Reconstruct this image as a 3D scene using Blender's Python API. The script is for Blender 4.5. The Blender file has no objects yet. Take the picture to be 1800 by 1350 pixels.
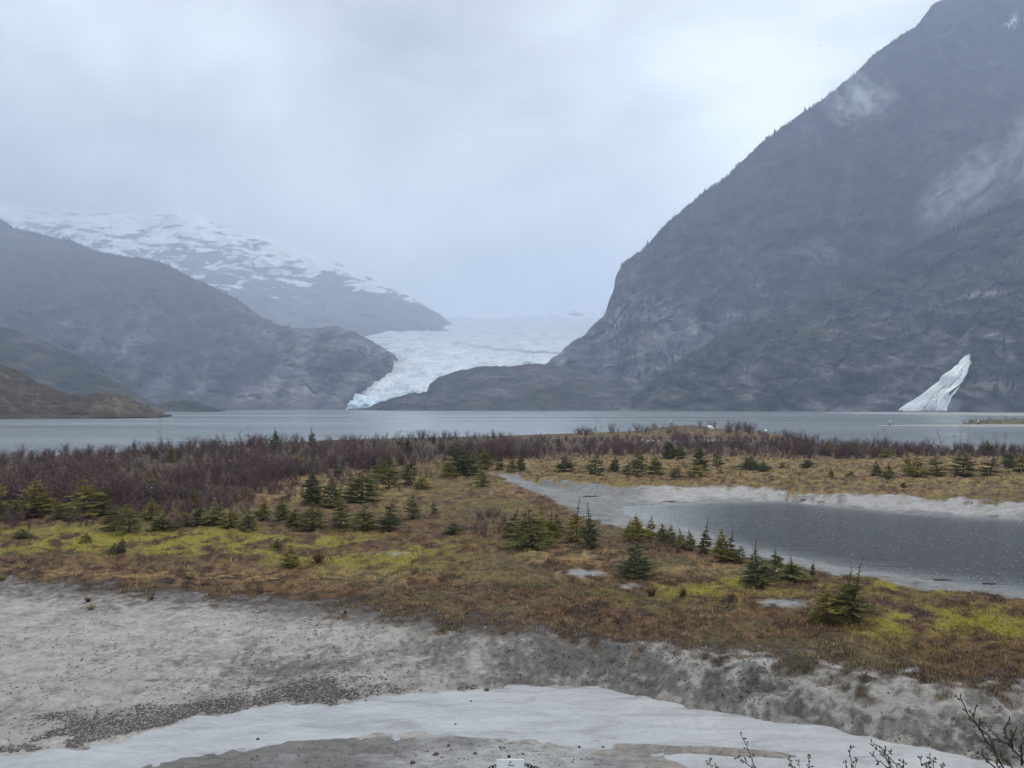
import bpy, math, random
import numpy as np
from mathutils import Vector
from mathutils.bvhtree import BVHTree

R = math.radians
random.seed(7)
RNG = np.random.default_rng(11)
SC = bpy.context.scene
COL = SC.collection

# ---------------------------------------------------------------- camera
H = 10.0            # eye height above the lake (m)
F = 1352.0          # focal length for an 1800 px wide frame
YH = 714.5          # horizon row of that frame
cam_d = bpy.data.cameras.new('camera')
cam = bpy.data.objects.new('camera', cam_d); COL.objects.link(cam)
cam.location = (0, 0, H); cam.rotation_euler = (R(90), 0, 0)
cam_d.sensor_width = 36; cam_d.lens = 36 * F / 1800
cam_d.shift_y = (YH - 675) / 1800
cam_d.clip_start = 0.1; cam_d.clip_end = 40000
SC.camera = cam

# ---------------------------------------------------------------- sky, sun, exposure
SUN_EL, SUN_AZ = R(66), R(50)      # high behind the cloud, ahead of the camera
w = bpy.data.worlds.new('World'); SC.world = w; w.use_nodes = True
nt = w.node_tree; N = nt.nodes; L = nt.links; N.clear()
out = N.new('ShaderNodeOutputWorld')
sky = N.new('ShaderNodeTexSky'); sky.sky_type = 'NISHITA'; sky.sun_disc = False
sky.sun_elevation = SUN_EL; sky.sun_rotation = SUN_AZ
bg1 = N.new('ShaderNodeBackground'); bg1.inputs[1].default_value = 0.08
L.new(sky.outputs[0], bg1.inputs[0])
tc = N.new('ShaderNodeTexCoord')
mp = N.new('ShaderNodeMapping'); mp.inputs['Scale'].default_value = (1.0, 1.0, 1.9)
mp.inputs['Location'].default_value = (1.3, 0.0, 0.5)
L.new(tc.outputs['Generated'], mp.inputs[0])
n1 = N.new('ShaderNodeTexNoise'); n1.inputs['Scale'].default_value = 2.1; n1.inputs['Detail'].default_value = 4
n1.inputs['Roughness'].default_value = 0.5; n1.inputs['Distortion'].default_value = 0.35
L.new(mp.outputs[0], n1.inputs['Vector'])
cr = N.new('ShaderNodeValToRGB')
cr.color_ramp.elements[0].position = 0.32; cr.color_ramp.elements[0].color = (0.31, 0.338, 0.352, 1)
cr.color_ramp.elements[1].position = 0.66; cr.color_ramp.elements[1].color = (0.67, 0.735, 0.715, 1)
L.new(n1.outputs['Fac'], cr.inputs[0])
bg2 = N.new('ShaderNodeBackground')
L.new(cr.outputs[0], bg2.inputs[0])
# overcast: the cloud deck thins and brightens toward the horizon all the way round
sx_ = N.new('ShaderNodeSeparateXYZ'); L.new(tc.outputs['Generated'], sx_.inputs[0])
mr = N.new('ShaderNodeMapRange'); mr.inputs[1].default_value = 0.05; mr.inputs[2].default_value = 0.60; mr.inputs[3].default_value = 1.55; mr.inputs[4].default_value = 0.86
L.new(sx_.outputs[2], mr.inputs[0]); L.new(mr.outputs[0], bg2.inputs[1])
mx = N.new('ShaderNodeMixShader'); mx.inputs[0].default_value = 0.93
L.new(bg1.outputs[0], mx.inputs[1]); L.new(bg2.outputs[0], mx.inputs[2])
L.new(mx.outputs[0], out.inputs[0])

sd = bpy.data.lights.new('sun', 'SUN'); so = bpy.data.objects.new('sun', sd); COL.objects.link(so)
sd.energy = 1.5; sd.angle = R(35); sd.color = (1.0, 0.955, 0.90)
sdir = Vector((math.sin(SUN_AZ) * math.cos(SUN_EL), math.cos(SUN_AZ) * math.cos(SUN_EL), math.sin(SUN_EL)))
so.rotation_euler = sdir.to_track_quat('Z', 'Y').to_euler()
so.location = (0, 0, 50)

SC.view_settings.view_transform = 'Standard'; SC.view_settings.look = 'None'
SC.view_settings.exposure = 0.74; SC.view_settings.gamma = 1.0
SC.view_settings.use_curve_mapping = False
SC.render.engine = 'CYCLES'
SC.cycles.use_denoising = True
SC.cycles.max_bounces = 6; SC.cycles.volume_bounces = 1; SC.cycles.transparent_max_bounces = 8
SC.cycles.use_adaptive_sampling = True

# ---------------------------------------------------------------- numpy helpers
def _h(ix, iy, iz, s):
    n = (ix * 374761393 + iy * 668265263 + iz * 1274126177 + s * 974711) & 0xffffffff
    n = ((n ^ (n >> 13)) * 1274126177) & 0xffffffff
    return ((n ^ (n >> 16)) & 0xffff) / 65535.0 * 2 - 1
def vnoise(x, y, z=0.0, s=0):
    x, y, z = np.broadcast_arrays(np.asarray(x, float), np.asarray(y, float), np.asarray(z, float))
    ix, iy, iz = np.floor(x).astype(np.int64), np.floor(y).astype(np.int64), np.floor(z).astype(np.int64)
    fx, fy, fz = x - ix, y - iy, z - iz
    fx, fy, fz = [f * f * f * (f * (f * 6 - 15) + 10) for f in (fx, fy, fz)]
    r = 0
    for a in (0, 1):
        for b in (0, 1):
            for c in (0, 1):
                wgt = (fx if a else 1 - fx) * (fy if b else 1 - fy) * (fz if c else 1 - fz)
                r = r + wgt * _h(ix + a, iy + b, iz + c, s)
    return r
def fbm(x, y, z=0.0, oct=4, s=0, gain=0.5):
    r, a, f, t = 0, 1.0, 1.0, 0
    for i in range(oct):
        r = r + a * vnoise(np.asarray(x) * f, np.asarray(y) * f, np.asarray(z) * f, s + i * 17); t += a
        a *= gain; f *= 2.03
    return r / t * 1.6
def ridged(x, y, z=0.0, oct=4, s=0):
    r, a, f, t = 0, 1.0, 1.0, 0
    for i in range(oct):
        r = r + a * (1 - 2 * np.abs(vnoise(np.asarray(x) * f, np.asarray(y) * f, np.asarray(z) * f, s + i * 13))); t += a
        a *= 0.5; f *= 2.07
    return r / t
def sst(a, b, x):
    t = np.clip((x - a) / (b - a), 0, 1); return t * t * (3 - 2 * t)
def lerp(a, b, t): return a + (b - a) * t
def lerpc(a, b, t): return a + (np.asarray(b) - a) * np.asarray(t)[..., None]

def P(px, py, d):
    return np.stack([(np.asarray(px) - 900) / F * d, np.asarray(d) + 0 * np.asarray(px), H - (np.asarray(py) - YH) / F * d], -1)

def tag(o, label=None, cat=None, group=None, kind=None):
    if label: o['label'] = label
    if cat: o['category'] = cat
    if group: o['group'] = group
    if kind: o['kind'] = kind
    return o
def mesh_np(name, V, faces, col=None, smooth=True):
    """V (n,3), faces (m,k) int array of one polygon size -> mesh, optional point colour (n,4)"""
    V = np.asarray(V, np.float32); faces = np.asarray(faces, np.int32)
    me = bpy.data.meshes.new(name)
    me.vertices.add(len(V)); me.vertices.foreach_set('co', V.ravel())
    m, k = faces.shape
    me.loops.add(m * k); me.loops.foreach_set('vertex_index', faces.ravel())
    me.polygons.add(m); me.polygons.foreach_set('loop_start', np.arange(0, m * k, k, dtype=np.int32))
    me.polygons.foreach_set('loop_total', np.full(m, k, np.int32))
    me.update(calc_edges=True)
    if smooth: me.polygons.foreach_set('use_smooth', np.ones(m, bool))
    if col is not None:
        col = np.asarray(col, np.float32)
        if col.shape[1] == 3: col = np.concatenate([col, np.ones((len(col), 1), np.float32)], 1)
        at = me.color_attributes.new('col', 'FLOAT_COLOR', 'POINT')
        at.data.foreach_set('color', col.ravel())
    return me
def link(name, me, mat=None, parent=None, loc=None, rot=None, scale=None):
    o = bpy.data.objects.new(name, me); COL.objects.link(o)
    if mat is not None and me is not None and not me.materials: me.materials.append(mat)
    if parent: o.parent = parent
    if loc is not None: o.location = loc
    if rot is not None: o.rotation_euler = rot
    if scale is not None: o.scale = scale if hasattr(scale, '__len__') else (scale,) * 3
    return o
def empty(name, loc, rz=0, scale=1):
    o = bpy.data.objects.new(name, None); COL.objects.link(o)
    o.location = loc; o.rotation_euler = (0, 0, rz); o.scale = (scale,) * 3
    o.empty_display_size = 0.2
    return o
def grid_faces(nr, nc):
    i = np.arange(nr - 1)[:, None] * nc + np.arange(nc - 1)[None, :]
    return np.stack([i, i + 1, i + nc + 1, i + nc], -1).reshape(-1, 4)

def tube_np(pts, radii, sides=5):
    pts = np.asarray(pts, float); V, Fc = [], []
    for i, p in enumerate(pts):
        t = pts[min(i + 1, len(pts) - 1)] - pts[max(i - 1, 0)]; t /= np.linalg.norm(t) + 1e-9
        a = np.cross(t, [0.31, .2, .93] if abs(t[2]) < .9 else [1, 0, 0]); a /= np.linalg.norm(a); b = np.cross(t, a)
        for j in range(sides):
            g = 2 * math.pi * j / sides; V.append(p + radii[i] * (a * math.cos(g) + b * math.sin(g)))
    for i in range(len(pts) - 1):
        for j in range(sides):
            k = (j + 1) % sides; Fc.append((i * sides + j, i * sides + k, (i + 1) * sides + k, (i + 1) * sides + j))
    return np.array(V), np.array(Fc)
def join_np(parts):
    V, Fc, o = [], [], 0
    for v, f in parts:
        V.append(v); Fc.append(np.asarray(f) + o); o += len(v)
    return np.concatenate(V), np.concatenate(Fc)

# ---------------------------------------------------------------- materials
class MT:
    def __init__(s, name):
        s.m = bpy.data.materials.new(name); s.m.use_nodes = True
        s.t = s.m.node_tree; s.t.nodes.clear()
        s.out = s.n('ShaderNodeOutputMaterial')
        s.b = s.n('ShaderNodeBsdfPrincipled'); s.l(s.b.outputs[0], s.out.inputs['Surface'])
        s.b.inputs['Specular IOR Level'].default_value = 0.3
    def n(s, t, **k):
        x = s.t.nodes.new(t)
        for a, v in k.items(): setattr(x, a, v)
        return x
    def l(s, a, b): s.t.links.new(a, b)
    def set(s, **k):
        for a, v in k.items(): s.b.inputs[a.replace('_', ' ')].default_value = v
        return s
    def coord(s, scale=(1, 1, 1), space='Object'):
        c = s.n('ShaderNodeTexCoord'); m = s.n('ShaderNodeMapping'); m.inputs['Scale'].default_value = scale
        s.l(c.outputs[space], m.inputs[0]); return m.outputs[0]
    def noise(s, vec, scale, detail=4, rough=0.55, dist=0):
        x = s.n('ShaderNodeTexNoise'); x.inputs['Scale'].default_value = scale; x.inputs['Detail'].default_value = detail
        x.inputs['Roughness'].default_value = rough; x.inputs['Distortion'].default_value = dist
        if vec is not None: s.l(vec, x.inputs['Vector'])
        return x.outputs['Fac']
    def ramp(s, fac, *stops):
        r = s.n('ShaderNodeValToRGB'); e = r.color_ramp.elements
        while len(e) < len(stops): e.new(0.5)
        for i, (p, c) in enumerate(stops):
            e[i].position = p; e[i].color = (*c, 1) if hasattr(c, '__len__') else (c, c, c, 1)
        s.l(fac, r.inputs[0]); return r.outputs[0]
    def mix(s, fac, a, b, mode='MIX'):
        x = s.n('ShaderNodeMix', data_type='RGBA', blend_type=mode)
        for sock, v in ((x.inputs[0], fac), (x.inputs[6], a), (x.inputs[7], b)):
            if hasattr(v, 'is_linked'): s.l(v, sock)
            elif hasattr(v, '__len__'): sock.default_value = (*v, 1)
            else: sock.default_value = v
        return x.outputs[2]
    def math(s, op, a, b=0.0):
        x = s.n('ShaderNodeMath', operation=op)
        for i, v in enumerate((a, b)):
            if hasattr(v, 'is_linked'): s.l(v, x.inputs[i])
            else: x.inputs[i].default_value = v
        return x.outputs[0]
    def attr(s, name='col'):
        x = s.n('ShaderNodeAttribute'); x.attribute_name = name; return x
    def bump(s, h, strength=0.5, dist=0.1):
        x = s.n('ShaderNodeBump'); x.inputs['Strength'].default_value = strength; x.inputs['Distance'].default_value = dist
        s.l(h, x.inputs['Height']); s.l(x.outputs[0], s.b.inputs['Normal']); return x
    def color(s, c): s.l(c, s.b.inputs['Base Color'])

def mat_vcol(name, rough=0.85, var=0.25, scale=3.0):
    """colour attribute carried by the mesh, broken up by fine noise"""
    m = MT(name).set(Roughness=rough)
    f = m.ramp(m.noise(m.coord(), scale, 3), (0.25, 1 - var), (0.75, 1 + var))
    m.color(m.mix(1.0, m.attr().outputs['Color'], f, 'MULTIPLY'))
    return m.m

def mat_ground():
    m = MT('ground').set(Roughness=0.8)
    a = m.attr(); v = m.coord()
    mud = a.outputs['Alpha']
    fine = m.ramp(m.noise(v, 7, 6, 0.7), (0.30, 0.35), (0.70, 1.6))
    # clods and cracks: sparse dark debris on the silt
    specks = m.ramp(m.noise(v, 4.5, 8, 0.75), (0.34, 0.38), (0.44, 0.95), (0.7, 1.15))
    c = m.mix(mud, m.mix(1.0, a.outputs['Color'], fine, 'MULTIPLY'), m.mix(1.0, a.outputs['Color'], specks, 'MULTIPLY'))
    m.color(c)
    blot = m.ramp(m.noise(m.coord((0.6, 1.0, 1)), 1.5, 8, 0.72, 0.8), (0.36, 0.66), (0.48, 0.98), (0.62, 1.18))
    m.color(m.mix(mud, c, m.mix(1.0, c, blot, 'MULTIPLY')))
    vs = m.coord((1.0, 0.6, 1))
    hb = m.math('ADD', m.noise(vs, 4.0, 8, 0.72, 0.4), m.math('MULTIPLY', m.noise(v, 30, 3), 0.25))
    m.bump(hb, 1.0, 0.22)
    wet = m.ramp(m.noise(v, 0.35, 3), (0.40, 0.38), (0.62, 0.8))
    rr = m.mix(mud, (0.9, 0.9, 0.9), wet)
    m.l(rr, m.b.inputs['Roughness'])
    return m.m

def mat_lake():
    m = MT('lake_water').set(Roughness=0.12, IOR=1.33)
    m.b.inputs['Specular IOR Level'].default_value = 0.5
    m.b.inputs['Base Color'].default_value = (0.20, 0.222, 0.232, 1)
    v = m.coord((0.03, 0.12, 1))
    m.bump(m.noise(v, 1.0, 3, 0.5), 0.035, 0.8)
    s = m.ramp(m.noise(m.coord((0.0012, 0.008, 1)), 1.0, 2), (0.35, 0.14), (0.65, 0.30))
    m.l(s, m.b.inputs['Roughness'])
    return m.m
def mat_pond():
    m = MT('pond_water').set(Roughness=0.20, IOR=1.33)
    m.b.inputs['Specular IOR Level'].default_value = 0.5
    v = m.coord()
    # silt bed at the thin edges; sky reflection painted pale at the left tip
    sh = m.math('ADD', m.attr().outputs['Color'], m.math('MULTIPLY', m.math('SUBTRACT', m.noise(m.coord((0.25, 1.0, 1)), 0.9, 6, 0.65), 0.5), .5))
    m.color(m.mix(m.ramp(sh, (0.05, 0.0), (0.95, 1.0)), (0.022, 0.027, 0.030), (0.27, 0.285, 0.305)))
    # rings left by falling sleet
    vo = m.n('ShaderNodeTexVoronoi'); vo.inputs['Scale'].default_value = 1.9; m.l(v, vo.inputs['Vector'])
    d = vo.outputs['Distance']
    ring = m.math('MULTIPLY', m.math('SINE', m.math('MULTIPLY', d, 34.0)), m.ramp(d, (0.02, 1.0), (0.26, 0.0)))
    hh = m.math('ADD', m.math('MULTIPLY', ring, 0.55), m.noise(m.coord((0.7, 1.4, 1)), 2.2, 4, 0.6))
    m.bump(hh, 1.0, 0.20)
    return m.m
def mat_stream():
    m = MT('stream_water').set(Roughness=0.38, IOR=1.33)
    m.b.inputs['Specular IOR Level'].default_value = 0.5
    v = m.coord((0.30, 1.0, 1))
    f = m.noise(v, 1.3, 7, 0.66, 0.8)
    c = m.ramp(f, (0.32, (0.235, 0.236, 0.242)), (0.46, (0.33, 0.333, 0.342)), (0.66, (0.40, 0.405, 0.416)))
    # shallow margins and small slicks where the wet silt shows through
    sh = m.math('ADD', m.attr().outputs['Color'], m.math('MULTIPLY', m.math('SUBTRACT', m.noise(m.coord((0.35, 1.6, 1)), 1.7, 7, 0.7, 0.6), 0.5), 2.2))
    c = m.mix(m.ramp(sh, (0.52, 0.0), (0.72, 1.0)), c, (0.20, 0.19, 0.185))
    gr = m.ramp(m.noise(m.coord((0.5, 1, 1)), 8, 7, 0.75), (0.33, 0.80), (0.5, 1.0), (0.66, 1.08))
    m.color(m.mix(1.0, c, gr, 'MULTIPLY'))
    m.bump(m.noise(v, 9, 6, 0.7), 0.25, 0.03)
    return m.m
def mat_rock(name, sc, dark, light, snow=None, bump=6.0):
    """colour attribute = tint, noise streaks at scale sc (1/m)"""
    m = MT(name).set(Roughness=0.9)
    a = m.attr(); v = m.coord()
    f = m.noise(m.coord((1.0, 1.0, 2.2)), sc, 8, 0.68, 0.7)
    f = m.math('ADD', m.math('MULTIPLY', f, .72), m.math('MULTIPLY', m.noise(m.coord((1.0, 1.0, .45)), sc * 9, 5, 0.7, .3), .28))
    c = m.ramp(f, (0.34, dark), (0.50, tuple(x * .62 + y * .30 for x, y in zip(dark, light))), (0.66, light))
    c = m.mix(1.0, c, a.outputs['Color'], 'MULTIPLY')
    m.color(c)
    m.bump(m.noise(v, sc * 3, 6, 0.7), 0.8, bump)
    return m.m
def mat_snowrock(name, sc):
    m = MT(name).set(Roughness=0.85)
    a = m.attr(); v = m.coord()
    rock = m.ramp(m.noise(v, sc * 3, 6, 0.65), (0.3, (0.035, 0.04, 0.045)), (0.7, (0.10, 0.105, 0.115)))
    f = m.math('ADD', a.outputs['Alpha'], m.math('MULTIPLY', m.math('SUBTRACT', m.noise(m.coord((0.8, 0.8, 2.2)), sc, 9, 0.72, 0.6), 0.5), 3.2))
    mask = m.ramp(f, (0.50, 0.0), (0.54, 1.0))
    m.color(m.mix(mask, rock, (0.86, 0.89, 0.92)))
    m.bump(m.noise(v, sc * 3, 6, 0.65), 0.7, 25)
    return m.m
def mat_glacier():
    m = MT('glacier_ice').set(Roughness=0.55)
    a = m.attr(); v = m.coord((1, 0.45, 1.4))
    f = m.noise(v, 0.014, 9, 0.72, 0.8)
    c = m.ramp(f, (0.34, (0.22, 0.27, 0.30)), (0.42, (0.46, 0.535, 0.57)), (0.53, (0.61, 0.67, 0.70)), (0.68, (0.76, 0.80, 0.815)))
    m.color(m.mix(1.0, c, a.outputs['Color'], 'MULTIPLY'))
    m.bump(m.noise(v, 0.05, 7, 0.7), .7, 6)
    return m.m
def mat_plain(name, c, rough=0.7, var=0.2, scale=8.0, metal=0.0):
    m = MT(name).set(Roughness=rough, Metallic=metal)
    f = m.noise(m.coord(), scale, 4)
    m.color(m.ramp(f, (0.3, tuple(x * (1 - var) for x in c)), (0.7, tuple(min(1, x * (1 + var)) for x in c))))
    return m.m
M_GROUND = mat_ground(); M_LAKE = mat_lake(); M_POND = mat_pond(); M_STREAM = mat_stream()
M_VEG = mat_vcol('dry_plants', 0.9, 0.25, 6.0)
M_TREE = mat_vcol('far_conifers', 0.95, 0.3, 0.05)

# ================================================================ THE GROUND SHEET
def yd(py, z): return (H - z) * F / (np.asarray(py, float) - YH)
def curve(pts):
    a = np.array(pts, float); return lambda u: np.interp(u, a[:, 0], a[:, 1])
C_SN = curve([(-500, 1500), (0, 1420), (230, 1352), (350, 1325), (500, 1305), (650, 1296), (760, 1294), (900, 1302), (1000, 1311), (1100, 1325), (1200, 1352), (1500, 1400), (1800, 1440), (2300, 1480)])
C_SF = curve([(-500, 1400), (0, 1330), (200, 1302), (330, 1271), (450, 1250), (600, 1231), (750, 1216), (900, 1209), (1050, 1212), (1200, 1235), (1300, 1252), (1400, 1272), (1550, 1302), (1700, 1331), (1800, 1347), (2300, 1410)])
C_ME = curve([(-500, 1000), (0, 1022), (150, 1035), (300, 1046), (450, 1060), (600, 1075), (750, 1095), (900, 1110), (1050, 1126), (1150, 1137), (1250, 1150), (1400, 1166), (1500, 1186), (1600, 1200), (1700, 1214), (1800, 1224), (2300, 1270)])
C_PNO = curve([(870, 837), (900, 850), (960, 872), (1000, 892), (1060, 914), (1100, 927), (1170, 938), (1260, 962), (1330, 980), (1450, 1002), (1550, 1014), (1700, 1037), (1800, 1054), (2300, 1120)])
C_PN = curve([(870, 836), (960, 860), (1060, 890), (1085, 896), (1110, 906), (1170, 921), (1260, 946), (1330, 966), (1420, 986), (1520, 1004), (1650, 1021), (1800, 1036), (2300, 1090)])
C_PF = curve([(870, 834), (960, 856), (1060, 888), (1085, 893), (1150, 889), (1250, 883), (1380, 881), (1450, 889), (1550, 898), (1650, 906), (1800, 914), (2300, 935)])
C_PFO = curve([(870, 832), (920, 838), (1000, 849), (1100, 858), (1200, 856), (1290, 854), (1360, 858), (1400, 866), (1500, 869), (1600, 873), (1700, 879), (1800, 886), (2300, 905)])
C_LS = curve([(-600, 830), (0, 806), (200, 796), (400, 783), (600, 773), (800, 768), (950, 764), (1050, 760), (1200, 757), (1330, 758), (1385, 766), (1450, 781), (1600, 789), (1800, 792), (2400, 800)])

def zones(x, y):
    u = 900 + F * x / np.maximum(y, 1.0)
    Y = dict(sn=yd(C_SN(u), 0.0), sf=yd(C_SF(u), 0.0), me=yd(C_ME(u), 1.05), pno=yd(C_PNO(u), 0.8), pn=yd(C_PN(u), 0.0),
             pf=yd(C_PF(u), 0.0), pfo=yd(C_PFO(u), 0.9), ls=yd(C_LS(u), 0.0))
    return u, Y
def terrain(x, y):
    x = np.asarray(x, float); y = np.asarray(y, float)
    u, Y = zones(x, y)
    yy = y * (1 + 0.012 * fbm(x * .5, y * .5, 0, 3, 5)) + 0.09 * fbm(x * 1.4, y * 1.4, 0, 4, 8)
    wp = sst(860, 960, u); ww = sst(1060, 1100, u)
    zin = lerp(1.0, lerp(0.30, -0.01, ww), wp); zmid = lerp(1.0, lerp(0.22, -0.35, ww), wp)
    one = np.ones_like(u)
    K = [(-40 * one, 8.35), (3.0 * one, 7.95), (5.0 * one, 6.4), (15 * one, 1.0), (Y['sn'] - 2.3, 0.28), (Y['sn'], 0.0),
         (Y['sn'] * .7 + Y['sf'] * .3, -0.12), (Y['sn'] * .3 + Y['sf'] * .7, -0.12), (Y['sf'], 0.0), (Y['sf'] * .93 + Y['me'] * .07, 0.14),
         (Y['me'], 1.05), (Y['me'] + 5, 1.12), (np.maximum(Y['pno'], Y['me'] + 8), lerp(1.0, 0.8, wp)), (np.maximum(Y['pn'], Y['me'] + 9), zin),
         ((Y['pn'] + Y['pf']) / 2, zmid), (Y['pf'], zin), (Y['pf'] * .55 + Y['pfo'] * .45, lerp(1.0, lerp(.35, .22, ww), wp)),
         (Y['pfo'], lerp(1.0, 0.9, wp)), (Y['pfo'] + 8, 1.05), (np.maximum(Y['ls'] * .88, Y['pfo'] + 12), 1.0), (np.maximum(Y['ls'], Y['pfo'] + 14), 0.0),
         (np.maximum(Y['ls'], Y['pfo'] + 14) * 1.08, -1.5), (3000 * one, -3.0)]
    z = np.zeros_like(x)
    for (ya, za), (yb, zb) in zip(K[:-1], K[1:]):
        t = np.clip((yy - ya) / np.maximum(yb - ya, 1e-3), 0, 1); t = .5 * t + .5 * t * t * (3 - 2 * t)
        z = np.where((yy >= ya), za + (zb - za) * t, z)
    land = sst(0.25, 0.9, z) * (y > 15)
    meadow = sst(Y['me'] - 1, Y['me'] + 2, yy) * land
    z = z + meadow * (0.20 * fbm(x * .33, y * .33, 0, 3, 21) + 0.10 * fbm(x * 1.3, y * 1.3, 0, 3, 22))
    z = z + (y > 15) * (y < 26) * .19 * np.exp(-(((x - 6.2) / 2.6) ** 2 + ((y - 22.3 + .16 * (x - 6.2)) / .42) ** 2))
    # grassy knoll out on the point
    z = z + 2.3 * np.exp(-(((x - 62) / 14) ** 2 + ((y - 272) / 14) ** 2))
    # rills and lumps of the cut bank; strongest where it is steep on the right
    inb = sst(Y['sf'], Y['sf'] + .5, yy) * (1 - sst(Y['me'] - .3, Y['me'] + .4, yy))
    st = lerp(0.25, 1.0, sst(900, 1400, u))
    z = z + inb * st * (0.10 * sst(.06, .12, (yy - Y['sf']) / np.maximum(Y['me'] - Y['sf'], .1)) + 0.14 * ridged(x * 1.3, y * .8, 0, 2, 58) * -.8 + 0.15 * ridged(x * .9, y * .5, 0, 4, 31) - 0.08 + 0.06 * fbm(x * 3.1, y * 3.1, 0, 3, 33))
    z = z + (y > 15) * (1 - meadow) * 0.02 * fbm(x * 1.7, y * 1.7, 0, 3, 41)
    return z

def ell(u, v, cu, cv, ru, rv): return np.exp(-(((u - cu) / ru) ** 2 + ((v - cv) / rv) ** 2))
def ground_color(x, y, z):
    """colour of soil / plants at a place, and how much of it is bare silt"""
    u, Y = zones(x, y)
    v = YH + F * (H - z) / np.maximum(y, 1)
    n1 = fbm(x * .25, y * .25, 0, 4, 51); n2 = fbm(x * .8, y * .8, 0, 4, 52); n3 = fbm(x * 2.5, y * 2.5, 0, 3, 53); n4 = fbm(x * 5.5, y * 4.5, 0, 3, 54)
    yy = y * (1 + 0.02 * n2) + 0.25 * n3
    # ---- silt
    dry = np.clip(0.55 + 0.35 * n1 + 0.35 * n2 + .30 * n4 + .5 * sst(800, 100, u) - .16 * ell(u, v, 900, 1175, 330, 45), 0, 1)
    right = sst(1050, 1300, u)
    tb = np.clip((yy - Y['sf']) / (Y['me'] - Y['sf']), 0, 1)
    dry = lerp(dry, np.clip(.40 + .62 * sst(.34, .66, tb + .30 * n2 + .16 * n3) + .5 * n3 * n2 + .35 * n4, 0, 1), right)
    mud = lerpc(np.array([0.165, 0.152, 0.142]), [0.430, 0.402, 0.374], sst(.15, .85, dry))
    crk = sst(.60, .82, ridged(x * .42 + .5 * n2, y * .30 + .4 * n2, 0, 2, 57)) + .8 * sst(.62, .84, ridged(x * 1.3 + .8 * n2, y * .8 + .5 * n2, 0, 2, 58))
    crk = crk + .9 * np.exp(-(((tb - .10 - .05 * n2) / .045) ** 2)) + .7 * np.exp(-(((tb - .30 - .10 * n2) / .05) ** 2)) * sst(-.1, .5, n1 + n2)
    crk = np.clip(crk, 0, 1) * sst(.02, .12, tb) * sst(1, .85, tb) * lerp(.35, 1, right)
    mud = lerpc(mud, [.050, .045, .042], .7 * crk)
    mud = np.where((yy < Y['sn'])[..., None], lerpc(np.array([0.20, 0.19, 0.178]), [0.43, 0.425, 0.42], np.clip(ell(u, v, 930, 1340, 230, 40) * 1.2 + .5 * n2, 0, 1)), mud)
    # pond and channel silt
    inp = sst(Y['pno'] - 1.5, Y['pno'] - .5, yy) * (1 - sst(Y['pfo'] - .5, Y['pfo'] + 1., yy)) * sst(862, 885, u)
    pf = sst(Y['pf'], Y['pf'] * .4 + Y['pfo'] * .6, yy)
    pond = lerpc(np.array([0.200, 0.197, 0.197]), [0.385, 0.372, 0.362], np.clip(pf * sst(1080, 1200, u) * 1.2 + .25 * n2 + .25 * (yy < Y['pn']) * (u > 1080), 0, 1))
    # ---- meadow
    brown = lerpc(np.array([0.043, 0.024, 0.015]), [0.150, 0.080, 0.038], np.clip(.5 + .7 * n3, 0, 1))
    tan = np.array([0.34, 0.225, 0.100]); moss = np.array([0.265, 0.225, 0.032]); olive = np.array([0.105, 0.090, 0.040])
    mm = ell(u, v, 150, 950, 330, 22) + .8 * ell(u, v, 480, 960, 220, 25) + 1.1 * ell(u, v, 1680, 1095, 170, 30) + .7 * ell(u, v, 1250, 1040, 120, 22) \
        + .5 * ell(u, v, 700, 975, 130, 25) + .6 * ell(u, v, 1600, 1030, 250, 18) + .12 * (v < 900)
    mm = np.clip(mm * (.60 + 1.3 * n2 + .7 * n1 + .5 * n3), 0, 1)
    tt = .75 * ell(u, v, 1010, 978, 90, 14) + .6 * ell(u, v, 1250, 1000, 60, 16) + .34 * (v < 870) * (u > 860) + .40 * ell(u, v, 420, 1010, 500, 18) + .5 * ell(u, v, 560, 860, 200, 30) + .10
    tt = np.clip(tt * (.6 + 1.1 * n3 + .8 * n2), 0, .8)
    c = lerpc(brown, olive, np.clip(.20 + .8 * n1 + .3 * n2, 0, .7)); c = lerpc(c, tan, tt); c = lerpc(c, moss, mm)
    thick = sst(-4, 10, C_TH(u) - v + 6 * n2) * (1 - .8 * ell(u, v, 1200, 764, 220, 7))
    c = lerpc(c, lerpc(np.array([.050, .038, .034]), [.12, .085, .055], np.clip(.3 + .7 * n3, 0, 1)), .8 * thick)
    # ---- compose
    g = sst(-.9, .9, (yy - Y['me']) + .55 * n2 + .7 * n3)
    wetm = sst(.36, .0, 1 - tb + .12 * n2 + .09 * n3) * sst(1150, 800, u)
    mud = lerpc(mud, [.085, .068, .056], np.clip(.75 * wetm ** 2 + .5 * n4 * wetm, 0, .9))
    mud = lerpc(mud, [.34, .305, .27], np.clip((yy < Y['sf'] - .3) * (yy > Y['sn'] - .4) * (u > 1040) * sst(-.03, .03, z), 0, 1))
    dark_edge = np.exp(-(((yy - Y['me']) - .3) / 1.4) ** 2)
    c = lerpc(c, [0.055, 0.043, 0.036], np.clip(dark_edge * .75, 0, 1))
    col = lerpc(mud, c, g); silt = 1 - g
    col = lerpc(col, pond, inp); silt = np.maximum(silt * (1 - inp), inp)
    pat = np.clip(1.7 * (ell(u, v, 1025, 1007, 38, 7) + ell(u, v, 1380, 1060, 45, 8) + .7 * ell(u, v, 1110, 1030, 30, 5) + .6 * ell(u, v, 690, 973, 50, 4) + 1.0 * ell(u, v, 1215, 774, 130, 3.2)) + .5 * n3 - .55, 0, 1)
    col = lerpc(col, [0.33, 0.32, 0.32], pat); silt = np.maximum(silt, pat)
    return col, silt
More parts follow.
